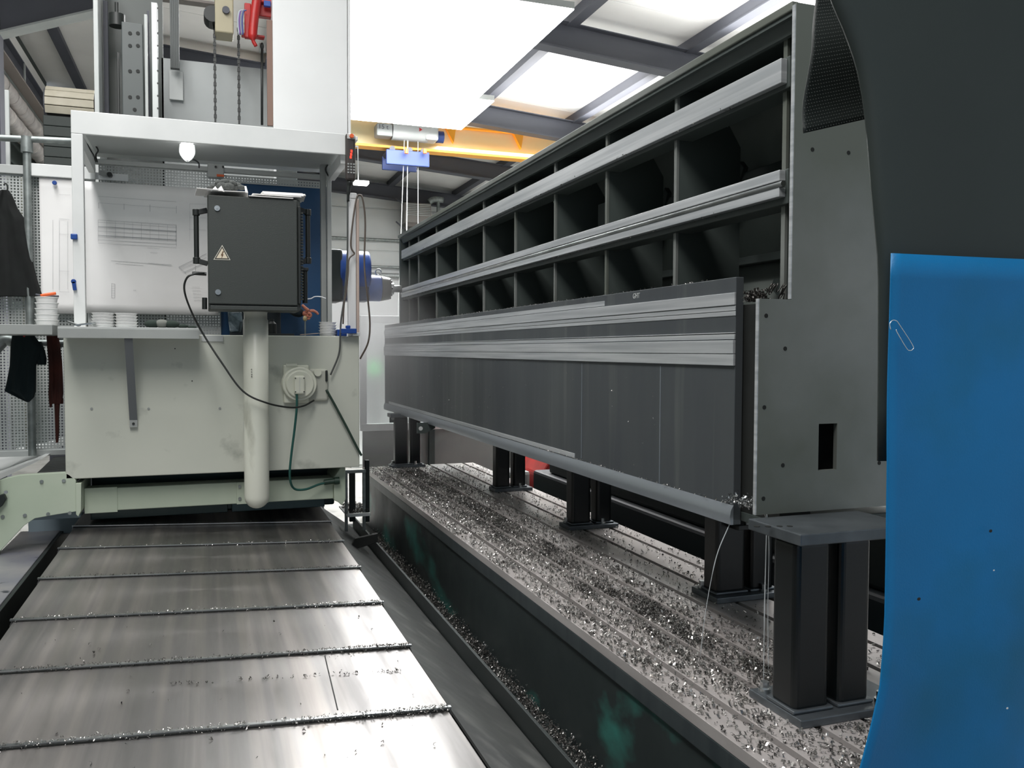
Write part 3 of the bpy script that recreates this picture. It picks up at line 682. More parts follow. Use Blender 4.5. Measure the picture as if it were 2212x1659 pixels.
# milling head reaching across to the workpiece
mh = thing('milling_head', 'blue milling head with horizontal steel spindle touching the far end of the workpiece', 'milling head', (1.2, 7.1, 2.05))
B().cyl((1.02, 7.1, 2.30), (1.27, 7.1, 2.30), .165, n=32).out('ram', mblue, mh, smooth='auto', bev=.01)
bx('ram_body', blued, mh, .9, 1.04, 6.95, 7.25, 2.04, 2.46, .02)
bx('lower_body', mat('head_dark', '1c2f52', .4), mh, 1.02, 1.27, 7.0, 7.2, 2.05, 2.2, .02)
B().cyl((1.26, 7.1, 2.165), (1.37, 7.1, 2.165), .108, n=32).out('spindle_housing', mblue, mh, smooth='auto', bev=.006)
B().cyl((1.37, 7.1, 2.165), (1.45, 7.1, 2.165), .106, .09, n=32).out('spindle_nose', mat('oily_nose', '4f4f4d', .35, .7), mh, smooth='auto', bev=.006)
for k in range(8):
    a = k * math.pi / 4; B().cyl((1.45, 7.1 + .075 * math.cos(a), 2.165 + .075 * math.sin(a)), (1.46, 7.1 + .075 * math.cos(a), 2.165 + .075 * math.sin(a)), .011, n=8).out('bolt', black, mh)
B().cyl((1.45, 7.1, 2.165), (1.48, 7.1, 2.165), .05, n=24).cyl((1.48, 7.1, 2.165), (1.548, 7.1, 2.165), .03, n=20).out('cutter', steel, mh, smooth='auto')
b = B(); b.tube([(1.355, 7.1 + .02 * math.cos(a), 2.315 + .022 * math.sin(a)) if 0 else (1.355 + .024 * math.cos(a), 7.1, 2.30 + .024 * math.sin(a)) for a in [i * math.pi / 8 for i in range(17)]], .006, n=8, smooth=0); b.out('lifting_eye', steel, mh, smooth=True)
tag(B().cyl((1.02, 6.93, 2.2), (1.02, 6.93, 2.2001), .001).out('x', black), None, None)
bpy.data.objects.remove(bpy.data.objects['x'])
pr = bx('machine_carriage', cw, None, .3, .88, 6.92, 7.5, 0, 2.6, .01); tag(pr, 'pale machine carriage block behind the cabin, carrying the blue milling head', 'machine')

# ================================================================ OPERATOR CABIN
cb = thing('operator_cabin', 'white sheet metal operator cabin with canopy, apron and perforated back wall', 'cabin', (.05, 4.75, 1.0))
bx('canopy_fascia', white, cb, -.571, .72, 4.40, 4.42, 2.637, 2.742, .003)
bx('canopy_roof', white, cb, -.571, .74, 4.42, 5.3, 2.72, 2.74, .002)
bx('canopy_lining', mat('canopy_lining', 'b4b8b6', .6), cb, -.54, .70, 4.43, 5.05, 2.69, 2.715, 0)
bx('post', white, cb, -.571, -.522, 4.40, 4.44, 1.735, 2.637, .003)
bx('post', grey, cb, .615, .645, 4.92, 4.96, 1.73, 2.70, .003)
bx('post', lgrey, cb, .648, .672, 4.90, 4.94, 1.73, 2.70, .003)
bx('side_brace', white, cb, .655, .69, 4.44, 4.9, 2.60, 2.66, .003)
B().bar((-.55, 4.44, 2.63), (-.55, 4.98, 2.60), .03, .06).out('side_brace', white, cb)
bx('back_post', lgrey, cb, -.585, -.545, 5.02, 5.06, 1.73, 2.66)
p = at(198, 379, Y=5.02); B().cyl(p, p - Vector((0, .006, 0)), .009, n=10).out('bolt', black, cb)
# apron
ap = bx('apron_panel', apronm, cb, -.616, .740, 4.40, 4.44, 1.05, 1.722, .004)
bx('apron_edge', apronm, cb, .738, .742, 4.44, 5.0, 1.05, 1.722, .001)
bx('apron_return', lgrey, cb, -.612, -.60, 4.44, 5.2, 1.05, 1.72, .001)
B().box(-.02, .08, 4.395, 4.401, 1.69, 1.72).out('apron_tab', lgrey, cb, bev=.001)
for px, py in ((198, 883), (321, 883), (475, 882)):
    p = at(px, py, Y=4.4); B().cyl(p, p - Vector((0, .003, 0)), .006, n=10).out('plug', grey, ap)
for px, py in ((378, 753), (415, 823)):
    p = at(px, py, Y=4.4); B().cyl(p, p - Vector((0, .002, 0)), .003, n=8).out('screw_hole', rubber, ap)
bx('floor_plate', grey, cb, -.6, .73, 4.44, 5.4, 1.06, 1.08, .002)
# perforated back wall: real holes between crossing strips
perf = mat('perforated_steel', 'b9bdbb', .45, .2)
def perforated(parent, x0, x1, z0, z1, y, pitch, hole, nm='perforated_sheet'):
    b = B(); w_ = pitch - hole; n = int((x1 - x0) / pitch)
    for k in range(n + 1): x = x0 + k * pitch; b.box(x, x + w_, y, y + .002, z0, z1)
    n = int((z1 - z0) / pitch)
    for k in range(n + 1): z = z0 + k * pitch; b.box(x0, x1, y + .0003, y + .0023, z, z + w_)
    o = b.out(nm, perf, parent); o['kind'] = 'stuff'; return o
perforated(cb, -1.06, -.60, 1.12, 2.555, 5.08, .0155, .0085)
perforated(cb, -.53, .08, 1.70, 2.635, 5.08, .0155, .0085)
perforated(cb, .08, .66, 2.585, 2.625, 5.08, .0155, .006)
bx('back_rail', lgrey, cb, -.545, .70, 5.05, 5.09, 2.635, 2.66)
bx('back_rail', lgrey, cb, -1.08, -.60, 5.06, 5.09, 2.555, 2.60); bx('back_rail', lgrey, cb, -1.08, -.6, 5.06, 5.09, 1.09, 1.12)
pb('trim_strip', white, cb, 66, 352, 205, 388, 5.0, .03)
pb('back_plate', lgrey, cb, 448, 352, 484, 384, 5.04, .02)
for px in (466, 482): 
    p = at(px, 361, Y=5.03); B().cyl(p, p - Vector((0, .01, 0)), .006, n=10).out('bolt', black, cb)
bx('blue_panel', blue, cb, .08, .685, 5.095, 5.11, 1.70, 2.60, .002)
pb('warning_strip', orange, cb, 468, 376, 484, 382, 5.02, .008, .001)
bx('cream_upright', mat('cream_upright', 'd9dbcb', .5), cb, -.905, -.875, 5.12, 5.14, 1.1, 2.55)
# cabling under the canopy
for pts, lb in (([(188, 311, 4.9), (196, 325, 4.9), (203, 337, 4.95), (206, 350, 5.0)], 1), ([(205, 312, 4.9), (212, 325, 4.9), (207, 335, 4.95), (210, 350, 5.0)], 2), ([(402, 347, 4.6), (418, 345, 4.7), (429, 352, 4.8), (430, 362, 4.9)], 3), ([(708, 356, 4.9), (703, 366, 4.9), (708, 378, 4.9), (716, 388, 4.9)], 4)):
    B().tube([at(a, b_, Y=c_) for a, b_, c_ in pts], .004, n=6).out('cable', black, cb, smooth=True)
# bulkhead lamp
q = at(404, 318, Y=4.52)
t = thing('bulkhead_lamp', 'glowing white oval bulkhead lamp under the cabin canopy', 'lamp', (q.x, 4.55, q.z))
B().ball((q.x, 4.55, q.z - .004), .034, (.95, .8, 1.55), 20).out('glass', mat('lamp_glass', 'ffffff', .4, emit=9), t, smooth=True)
B().tube([(q.x - .034, 4.55, q.z + .02), (q.x - .034, 4.55, q.z - .03), (q.x, 4.55, q.z - .066), (q.x + .034, 4.55, q.z - .03), (q.x + .034, 4.55, q.z + .02)], .004, n=8).out('guard_ring', grey, t, smooth=True)
bx('base', grey, t, q.x - .035, q.x + .035, 4.52, 4.58, q.z + .035, 2.69, .005)

# drawings pinned on the wall
def drawing(x0, y0, x1, y1, Y, label, lines, dia=()):
    a, b_ = at(x0, y0, Y=Y), at(x1, y1, Y=Y)
    t = thing('technical_drawing', label, 'drawing', ((a.x + b_.x) / 2, Y, b_.z))
    V = []; n = 14
    for j in range(n + 1):
        for i in range(n + 1):
            u, v = i / n, j / n
            V.append((a.x + (b_.x - a.x) * u, Y + .004 * math.sin(u * 7 + v * 4) * v, a.z + (b_.z - a.z) * v))
    F_ = [(j * (n + 1) + i, j * (n + 1) + i + 1, (j + 1) * (n + 1) + i + 1, (j + 1) * (n + 1) + i) for j in range(n) for i in range(n)]
    B().quads(V, F_).out('sheet', paper, t, smooth=True, solid=.0006)
    b = B()
    for (px, py, qx, qy, wd) in lines:
        p, q = at(px, py, Y=Y - .006), at(qx, qy, Y=Y - .006); b.bar(p, q, wd * .0011, .0006, (0, 1, 0))
    if lines: o = b.out('drawn_lines', ink, t); o['kind'] = 'stuff'
    return t
ln = []
for yy, w_ in ((0, 1), (5, .8), (14, 2), (16, 1), (24, 1), (33, 2.2), (36, 1), (43, 1), (50, .8)): ln.append((212, 475 + yy, 381, 486 + yy * .97, w_))
for k in range(10): x = 212 + k * 18.7; ln.append((x, 476 + k * 1.2, x, 512 + k * 1.2, .6))
ln += [(212, 475, 212, 522, .8), (381, 486, 381, 531, .8), (212, 424, 381, 436, .7), (212, 438, 381, 450, .6), (268, 440, 268, 453, 1.2), (324, 442, 324, 457, 1.2), (381, 445, 381, 461, 1.2), (213, 438, 213, 450, 1.2)]
ln += [(240, 563, 372, 573, 1), (250, 569, 310, 574, .8), (320, 568, 370, 572, .8), (241, 612, 248, 614, .9), (241, 612, 241, 643, .8), (248, 613, 248, 643, .8), (241, 643, 248, 643, .8)]
for k in range(5): ln.append((241, 618 + k * 5, 248, 618 + k * 5, .6))
ln += [(318, 535, 345, 537, .6), (325, 545, 340, 546, .6), (288, 627, 294, 627, 1)]
ln += [(386, 577, 446, 548, 1.5), (390, 581, 446, 556, 1), (398, 588, 446, 566, 1.5), (386, 577, 402, 590, 1), (422, 571, 422, 586, 1)]
for k in range(5): ln.append((415 + k, 620 + 7 * k, 432 + k, 621 + 7 * k, .6))
ln += [(410, 440, 445, 441, .5), (410, 470, 445, 471, .5), (410, 440, 410, 520, .5), (408, 495, 445, 497, .5)]
ln += [(172, 475, 179, 475, .6), (172, 475, 172, 630, .6), (179, 476, 179, 632, .6)] + [(172, 495 + k * 22, 179, 495 + k * 22, .6) for k in range(7)]
drawing(180, 391, 472, 681, 4.99, 'large white technical drawing of a long ribbed frame, behind the control box', ln)
l2 = [(114, 475, 114, 625, .7), (128, 475, 128, 627, .7), (128, 472, 150, 474, .7), (146, 478, 146, 625, .6), (128, 630, 150, 631, .7), (128, 420, 152, 421, .6), (128, 505, 150, 506, .5), (128, 585, 150, 586, .5)]
drawing(84, 383, 178, 678, 5.02, 'narrow cream white technical drawing pinned left of the cabin post', l2)
for px, py, Y, r, lb in ((118, 395, 5.0, .011, 'round dark blue magnet at the top of the narrow drawing'),):
    p = at(px, py, Y=Y); tag(B().cyl(p + Vector((0, .006, 0)), p - Vector((0, .008, 0)), r, n=20).out('magnet', mblue, None, smooth='auto', bev=.002), lb, 'magnet')
p = at(160, 511, Y=4.39); tag(bx('magnet', mblue, None, p.x - .014, p.x + .014, 4.385, 4.40, p.z - .013, p.z + .013, .004), 'square dark blue magnet on the middle of the white cabin post', 'magnet')
a, c_ = at(159, 608, Y=4.39), at(162, 627, Y=4.39)
tag(B().bar(a, c_, .016, .012, (0, 1, 0)).cyl(a + Vector((0, .005, 0)), a - Vector((0, .006, 0)), .011, n=12).out('magnet_clip', mblue, None, bev=.002), 'narrow dark blue magnet clip low on the white cabin post', 'magnet')
p = at(238, 379, Y=5.05)
t = thing('plastic_sleeve', 'clear white sleeve with a grey tool at the top of the perforated wall', 'sleeve', p)
pb('sleeve_sheet', mat('clear_sleeve', 'e3e6e5', .3), t, 205, 372, 277, 392, 5.05, .003, .001)
B().bar(at(215, 373, Y=5.03), at(240, 380, Y=5.03), .02, .006, (0, 1, 0)).out('tool_blade', grey, t); B().cyl(p + Vector((0, 0, 0)), p - Vector((0, .03, 0)), .013, n=14).out('tool_knob', black, t)

# shelf on the apron
t = thing('apron_shelf', 'grey angled steel shelf bolted on the apron with a diagonal bracket', 'shelf', (-.32, 4.3, 1.3))
bx('shelf_plate', lgrey, t, -.61, -.03, 4.20, 4.395, 1.742, 1.750, .001)
bx('shelf_lip', grey, t, -.61, -.028, 4.197, 4.203, 1.70, 1.742, .001)
B().bar((-.327, 4.21, 1.70), (-.324, 4.385, 1.315), .006, .034, (1, 0, 0)).out('bracket', mat('bracket_grey', '5f6467', .5), t)
B().box(-.341, -.307, 4.38, 4.398, 1.285, 1.32).out('bracket_foot', grey, t); B().cyl((-.324, 4.381, 1.302), (-.324, 4.376, 1.302), .006, n=10).out('bracket_bolt', black, t)
t = thing('side_shelf', 'plain grey shelf at the far left above the hanging rags', 'shelf', (-.85, 4.5, 1.74))
bx('shelf_plate', grey, t, -1.1, -.645, 4.30, 4.7, 1.715, 1.76, .002)
bx('shelf_support', lgrey, t, -1.05, -1.02, 4.7, 5.05, 1.72, 1.75)
# clothes rail
t = thing('clothes_rail', 'horizontal grey pipe rail with a fat elbow under the side shelf', 'rail', (-.8, 4.75, 1.68))
B().tube([at(-30, 775, Y=4.75), at(-8, 752, Y=4.75), at(10, 735, Y=4.75), at(28, 737, Y=4.75)], .028, n=14).out('elbow', galv, t, smooth=True)
B().cyl(at(25, 740, Y=4.75), at(138, 741, Y=4.75), .017, n=14).out('pipe', galv, t, smooth='auto')
B().box(-.70, -.665, 4.74, 4.77, 1.66, 1.73).out('clamp', galv, t, bev=.004)
# upper railing
t = thing('guard_rail', 'galvanised pipe railing with clamp joint at the upper left', 'railing', (-.85, 5.0, 2.6))
B().cyl((-1.3, 5.0, 2.708), (-.59, 5.0, 2.732), .017, n=14).out('pipe', galv, t, smooth='auto')
B().cyl((-.852, 5.0, 1.1), (-.852, 5.0, 2.71), .019, n=14).out('upright', galv, t, smooth='auto')
B().cyl((-.852, 5.0, 2.655), (-.852, 5.0, 2.735), .028, n=14).out('clamp', galv, t, smooth='auto')
bx('thin_post', lgrey, t, -.975, -.955, 5.14, 5.16, 1.1, 3.0)
# ================================================================ CLOTHES
def cloth(outline, Y, m, nm, amp=.012, thick=.03, parent=None):
    """cloth hanging in folds: outline in photo pixels down the two sides [(left,right,y)...]"""
    V = []; n = 18; rows = []
    for (l, r, y) in outline:
        a, b_ = at(l, y, Y=Y), at(r, y, Y=Y)
        rows.append((a, b_))
    R2 = []
    for (a, b_), (c, d) in zip(rows, rows[1:]):
        for k in range(5): R2.append((a.lerp(c, k / 5), b_.lerp(d, k / 5)))
    R2.append(rows[-1])
    for s_ in (-1, 1):
        for j, (a, b_) in enumerate(R2):
            for i in range(n + 1):
                u = i / n; p = a.lerp(b_, u); fold = amp * (math.sin(u * 13 + 1.3 * math.sin(j * .15)) + .5 * math.sin(u * 29 + j * .1)) * min(1, .3 + j / len(R2))
                V.append(p + Vector((0, fold + s_ * thick * .5 * math.sqrt(max(0, 1 - (2 * u - 1) ** 2)), 0)))
    m_ = len(R2); F_ = []
    for s_ in (0, 1):
        o_ = s_ * m_ * (n + 1)
        for j in range(m_ - 1):
            for i in range(n): k = o_ + j * (n + 1) + i; F_.append((k, k + 1, k + n + 2, k + n + 1))
    b = B().quads(V, F_); bmesh.ops.remove_doubles(b.bm, verts=b.bm.verts, dist=.0005)
    return b.out(nm, m, parent, smooth=True)
cl = mat('black_cloth', '101413', .95, col2='0b0e0d', scale=20)
tag(cloth([(0, 20, 412), (-10, 28, 425), (-25, 38, 450), (-30, 55, 475), (-35, 62, 510), (-35, 70, 560), (-40, 80, 600), (-45, 92, 640)], 5.0, cl, 'jacket', .01, .06), 'black work jacket hanging on the perforated wall at the upper left', 'jacket')
tag(B().tube([at(8, 400, Y=5.0), at(12, 396, Y=5.0), at(16, 402, Y=5.0), at(16, 412, Y=5.0)], .004, n=6).out('jacket_loop', black, bpy.data.objects['jacket'], smooth=True), None, None)
t = thing('black_shirt', 'black t-shirt draped over the clothes rail beside a brown rag', 'shirt', (-.88, 4.7, 1.4))
cloth([(26, 74, 724), (24, 84, 738), (22, 95, 750), (20, 78, 790), (15, 78, 820), (10, 78, 845), (36, 74, 858), (58, 64, 868)], 4.70, mat('black_shirt_cloth', '0f1f22', .95), 'shirt_body', .008, .04, t)
cloth([(74, 90, 738), (76, 98, 760), (78, 101, 775), (80, 100, 788)], 4.71, mat('black_shirt_cloth', '0f1f22', .95), 'shirt_sleeve', .004, .03, t)
pb('neck_label', red, t, 50, 724, 54, 728, 4.675, .002, 0)
t = thing('brown_rag', 'dark rust brown rag with ragged ends hanging from the clothes rail', 'rag', (-.7, 4.7, 1.2))
rm = mat('rust_rag', '4a2118', .95, col2='2c1411', scale=6)
cloth([(100, 126, 724), (101, 130, 745), (104, 134, 780), (105, 136, 820), (104, 137, 850), (106, 134, 872)], 4.70, rm, 'rag_body', .006, .03, t)
cloth([(117, 130, 865), (118, 128, 900), (119, 128, 930), (120, 126, 956)], 4.70, rm, 'rag_tail', .003, .015, t)
cloth([(106, 114, 868), (107, 112, 880)], 4.70, rm, 'rag_tail', .002, .01, t); cloth([(131, 137, 860), (133, 137, 872)], 4.70, rm, 'rag_tail', .002, .01, t)

# ================================================================ CONTROL BOX ON ITS TUBE
cbx = thing('control_box', 'dark grey electric control box with warning triangle on a thick white tube arm', 'control box', (.21, 4.1, 1.83))
bx('housing', dgrey, cbx, .012, .41, 4.02, 4.25, 1.828, 2.332, .005)
dr = bx('door', dgrey, cbx, .014, .395, 4.0, 4.018, 1.852, 2.328, .004)
bx('bottom_flange', dgrey, cbx, .02, .395, 4.002, 4.02, 1.828, 1.846, .002)
bx('hinge_rail', black, cbx, .398, .41, 3.998, 4.02, 1.86, 2.30, .003)
for k in range(26): pass
b = B()
for k in range(30): b.box(.402, .424, 4.03, 4.06, 1.88 + k * .0135, 1.888 + k * .0135)
b.out('heat_sink_fins', dgrey, cbx)
for px, py in ((469, 450), (471, 631)):
    p = at(px, py, Y=4.0); B().cyl(p + Vector((0, .002, 0)), p - Vector((0, .006, 0)), .012, n=20).cyl(p - Vector((0, .006, 0)), p - Vector((0, .009, 0)), .006, n=3).out('lock', steel, dr, smooth='auto')
ws = [at(480, 529, Y=3.999), at(498, 562, Y=3.999), at(461, 561, Y=3.999)]
def tri(pts, s_, y0, y1, m, nm, par):
    c = (pts[0] + pts[1] + pts[2]) / 3; P = [c + (p - c) * s_ for p in pts]
    return B().prism([(p.x, p.z) for p in P], 'y', y0, y1).out(nm, m, par)
wt = tri(ws, 1.0, 3.9985, 4.0, mat('sign_rim', 'c9c6b8', .5), 'warning_sign', cbx)
tri(ws, .86, 3.998, 3.9986, mat('sign_black', '1c1b18', .5), 'sign_border', wt); tri(ws, .68, 3.9975, 3.9981, mat('sign_field', 'd8cdb6', .5), 'sign_field', wt)
bo = [at(x, y, Y=3.997) for x, y in ((481.5, 542), (477, 552), (479.5, 552), (478, 559.5), (483, 549.5), (480.5, 549.5), (483.5, 543))]
B().prism([(p.x, p.z) for p in bo], 'y', 3.9968, 3.9974).out('lightning_bolt', mat('sign_bolt', '5a3a16', .5), wt)
for sgn, px in ((-1, 424), (1, 665)):
    h = []; yh = 4.12
    xs = at(px, 500, Y=yh).x; e = .012 if sgn < 0 else .41
    zt, zb = at(px, 459, Y=yh).z, at(px, 563, Y=yh).z
    B().cyl((xs, yh, zb), (xs, yh, zt), .011, n=16).out('handle_bar', black, cbx, smooth='auto')
    for z, dz in ((zt, .012), (zb, -.012)):
        B().bar((xs, yh, z), (e - sgn * 0, yh, z + dz), .022, .022).cyl((xs, yh, z - .014), (xs, yh, z + .014), .0155, n=16).out('handle_bracket', black, cbx, bev=.002)
B().cyl((.44, 4.12, 1.87), (.44, 4.12, 2.03), .012, n=12).out('side_rod', black, cbx, smooth='auto')
bx('rod_clip', black, cbx, .415, .455, 4.1, 4.14, 2.02, 2.035)
B().cyl(at(415, 590, Y=4.1), at(446, 592, Y=4.1), .008, n=12).out('cable_gland', black, cbx, smooth='auto')
B().cyl(at(442, 643, Y=4.05), at(442, 668, Y=4.05), .011, n=12).out('cable_gland', black, cbx, smooth='auto')
tbm = mat('tube_paint', 'd0d2c5', .35, col2='c2c5b8', scale=2, col3='858578', scale3=5, lo3=.62, hi3=.8, stretch3=(1.5, 1, .5))
tz, bz = 1.83, at(552, 1098, Y=4.2).z
prof = [(.0005, 0)] + [(.057 * math.sin(a), .057 * (1 - math.cos(a))) for a in [math.pi / 2 * k / 8 for k in range(1, 9)]] + [(.057, tz - bz - .04), (.053, tz - bz - .035), (.053, tz - bz - .01), (.055, tz - bz)]
B().lathe((.221, 4.2, bz), prof, 40).out('tube_arm', tbm, cbx, smooth=True)
for dz in (0, .012, .024, .034): B().box(.196, .2 + dz * .05, 4.1425, 4.1445, 1.56 - dz, 1.5625 - dz).out('ink_mark', black, cbx)
bx('tube_bracket', lgrey, cbx, .17, .27, 4.25, 4.41, 1.25, 1.3)
# on top of the box
t = thing('paper_stack', 'loose white papers and folded sheets lying on the control box', 'papers', (.2, 4.1, 2.334))
def sh(px0, px1, py, tilt, y0, y1, nm='sheet'):
    a, b_ = at(px0, py, Y=4.02), at(px1, py + tilt, Y=4.02)
    V = [(a.x, y0, a.z), (b_.x, y0, b_.z), (b_.x + .01, y1, b_.z + .004), (a.x - .01, y1, a.z + .004)]
    return B().quads(V, [(0, 1, 2, 3)]).out(nm, paper, t, solid=.003)
sh(446, 535, 413, 4, 3.99, 4.2); sh(425, 470, 409, 4, 3.985, 4.2); sh(537, 632, 425, 6, 3.99, 4.2); sh(545, 650, 420, 7, 4.0, 4.22)
for k in range(5): sh(572 - k, 655 + (k % 2) * 5, 420 - k * 2, 5, 4.0 + .01 * k, 4.2)
B().quads([at(455, 413, Y=3.99), at(465, 402, Y=3.995), at(470, 409, Y=3.99), at(478, 401, Y=4.0), at(485, 415, Y=3.99)], [(0, 1, 2), (2, 3, 4)]).out('torn_corner', paper, t, solid=.001)
B().quads([at(530, 416, Y=3.99), at(528, 402, Y=4.0), at(532, 402, Y=4.0), at(536, 417, Y=3.99)], [(0, 1, 2, 3)]).out('torn_corner', paper, t, solid=.001)
t = thing('work_gloves', 'crumpled dark grey knitted work gloves on top of the control box', 'gloves', at(490, 405, Y=4.08))
gm = mat('glove_knit', '5b5e5c', .95, col2='484b49', scale=60, bump=.5, bscale=300)
for px, py, r, sx in ((462, 403, .014, 1.4), (474, 396, .018, 1.2), (487, 394, .019, 1.2), (500, 397, .019, 1.3), (512, 401, .017, 1.3), (521, 405, .014, 1.5), (480, 402, .02, 1.3), (505, 406, .016, 1.5), (453, 405, .009, 1.5), (493, 403, .02, 1.4)):
    B().ball(at(px, py, Y=4.06 + rng.uniform(-.02, .03)), r, (sx, 1.2, .85), 10).out('finger', gm, t, smooth=True)

# cables
cab = mat('black_cable', '1e2220', .5)
def cable(pts, r, m, nm, label, n=8):
    return tag(B().tube([at(*p[:2], Y=p[2]) for p in pts], r, n=n, smooth=8).out(nm, m, None, smooth=True), label, 'cable')
cable([(441, 590, 4.05), (420, 592, 4.03), (404, 600, 4.03), (398, 625, 4.05), (410, 665, 4.1), (435, 715, 4.15), (480, 785, 4.12), (525, 845, 4.10), (575, 870, 4.11), (625, 880, 4.22), (655, 877, 4.3), (678, 865, 4.36)], .0045, cab, 'control_cable', 'black cable looping from the control box past the tube to the socket')
# socket
so = thing('wall_socket', 'round white industrial socket on a square flange, screwed to the apron', 'socket', (.46, 4.36, 1.39))
sm_ = mat('socket_white', 'dadccb', .4, col2='cfd1c2', scale=5)
pb('flange', sm_, so, 613, 789, 668, 870, 4.36, .04, .006); pb('flange_tab', sm_, so, 618, 786, 642, 792, 4.355, .02, .002)
pb('mount_box', mat('socket_grey', 'b4b6aa', .5), so, 662, 797, 709, 866, 4.375, .03, .012)
B().cyl((.435, 4.37, 1.482), (.435, 4.33, 1.482), .087, .082, n=40).out('socket_ring', sm_, so, smooth='auto', bev=.004)
B().cyl((.435, 4.34, 1.482), (.435, 4.315, 1.482), .072, .066, n=40).out('plug_body', sm_, so, smooth='auto', bev=.004)
pg = bx('plug_grip', sm_, so, .405, .455, 4.285, 4.318, 1.435, 1.525, .008); bx('grip_rib', lgrey, pg, .429, .431, 4.283, 4.287, 1.44, 1.52, .0005)
for dx in (-.02, .02):
    for dz in (-.033, .033): B().cyl((.43 + dx, 4.286, 1.48 + dz), (.43 + dx, 4.283, 1.48 + dz), .003, n=8).out('screw', black, pg)
p = at(686, 805, Y=4.37); B().cyl(p, p - Vector((0, .012, 0)), .018, n=16).out('cover_screw', sm_, so, smooth='auto')
pb('hinge_clip', black, so, 703, 800, 708, 824, 4.365, .01)
cable([(641, 848, 4.3), (641, 880, 4.3), (636, 930, 4.32), (629, 985, 4.34), (626, 1030, 4.36), (635, 1055, 4.4), (660, 1057, 4.42), (690, 1046, 4.45), (712, 1042, 4.46)], .0058, mat('teal_cable', '215b54', .45, col2='1f3f36', scale=1.2), 'socket_cable', 'teal green cable hanging from the socket plug down to the beam connector')
cable([(705, 842, 4.37), (725, 878, 4.37), (750, 925, 4.37), (772, 968, 4.37), (781, 984, 4.37)], .006, mat('dark_green_cable', '20372c', .5), 'diagonal_cable', 'dark green cable running diagonally from the socket to the apron edge')
cable([(752, 395, 4.38), (751, 450, 4.38), (750, 560, 4.38), (744, 640, 4.38), (737, 690, 4.37), (735, 725, 4.37), (732, 765, 4.37), (714, 810, 4.37)], .0045, mat('grey_cable', '4a4d4b', .5), 'pendant_cable', 'dark grey pendant cable running down in front of the white post to the socket')
cable([(766, 548, 4.36), (758, 530, 4.36), (762, 480, 4.36), (770, 430, 4.36), (777, 421, 4.36), (784, 432, 4.36), (789, 480, 4.37), (787, 560, 4.37), (789, 600, 4.36), (795, 650, 4.36), (799, 700, 4.37), (795, 740, 4.37), (778, 775, 4.40)], .0045, mat('brown_cable', '554c44', .5), 'looped_cable', 'brown black cable looped over the top of the white post')
cable([(766, 548, 4.36), (754, 560, 4.36), (752, 590, 4.36), (748, 630, 4.36), (743, 660, 4.36), (741, 700, 4.37)], .004, mat('brown_cable', '554c44', .5), 'looped_cable', 'short cable end curving beside the white post below the loop')
# post with loop and pendant
t = thing('hose_post', 'white post with a beige edge standing on the apron corner', 'post', (.71, 4.42, 1.73))
B().box(.686, .727, 4.40, 4.44, 1.722, 2.42).out('post_body', cw, t, bev=.006); B().box(.728, .742, 4.40, 4.44, 1.722, 2.42).out('edge_strip', mat('beige_edge', 'b9a79c', .5), t, bev=.003)
B().cyl((.712, 4.42, 2.42), (.712, 4.42, 2.45), .022, n=16).out('post_cap', cw, t, smooth='auto', bev=.004)
pn = thing('pendant_control', 'black pendant remote control with red stop button and red digits, by the canopy corner', 'remote control', (.70, 4.36, 2.49))
bx('case', mat('pendant_case', '37322f', .4), pn, .668, .717, 4.345, 4.385, 2.50, 2.735, .012)
bx('stop_plate', lgrey, pn, .674, .712, 4.341, 4.346, 2.705, 2.73, .004); B().cyl((.695, 4.345, 2.718), (.695, 4.325, 2.718), .010, n=16).out('stop_button', orange, pn, smooth='auto')
digm = mat('red_digits', 'ff3a24', .5, emit=2.0)
for k, z in enumerate((2.640, 2.624, 2.610)):
    b = B(); x = .692 - k * .002
    for (u0, u1, v0, v1) in ((0, .007, 0, .002), (0, .007, .009, .011), (0, .002, 0, .011), (.005, .007, 0, .011)): b.box(x + u0, x + u1, 4.3430, 4.345, z + v0, z + v1)
    b.out('display_digit', digm, pn)
for k in range(4):
    for j in range(3): bx('key', grey, pn, .675 + j * .014, .684 + j * .014, 4.342, 4.346, 2.535 + k * .014, 2.543 + k * .014, .001)
B().tube([(.69, 4.365, 2.50), (.684, 4.37, 2.46), (.682, 4.375, 2.40)], [.014] * 3 + [.010] * 6 + [.007] * 20, n=12).out('strain_relief', black, pn, smooth=True)
# items on shelves
ordn = ['topmost', 'second', 'third', 'fourth', 'lowest']
tubm = mat('white_plastic', 'ececea', .35)
def tub(x, y, z, r, h, label, group):
    o = B().lathe((x, y, z), [(.001, 0), (r * .86, 0), (r * .97, h * .86), (r * 1.03, h * .88), (r * 1.03, h), (r * .96, h), (r * .8, h * .1), (.001, h * .1)], 28).out('plastic_tub', tubm, None, smooth='auto'); return tag(o, label, 'tub', group)
for (px, py, Y, r, n, h, wh) in ((102, 700, 4.45, .050, 5, .026, 'far left stack'), (223, 703, 4.28, .049, 5, .013, 'left stack on the apron shelf'), (273, 703, 4.28, .049, 5, .013, 'right stack on the apron shelf'), (708, 721, 4.5, .046, 5, .014, 'stack beside the blue box')):
    p = at(px, py, Y=Y); base = {102: 1.76, 223: 1.75, 273: 1.75, 708: 1.725}[px]
    for k in range(n): tub(p.x, Y, base + k * h, r - .0006 * k, h, 'white tub, %s of five in the %s' % (ordn[4 - k], wh), 'white plastic tubs')
p = at(106, 662, Y=4.45)
t = thing('orange_cutter', 'orange handled tool lying on the far left stack of tubs', 'tool', (p.x, 4.45, 1.893))
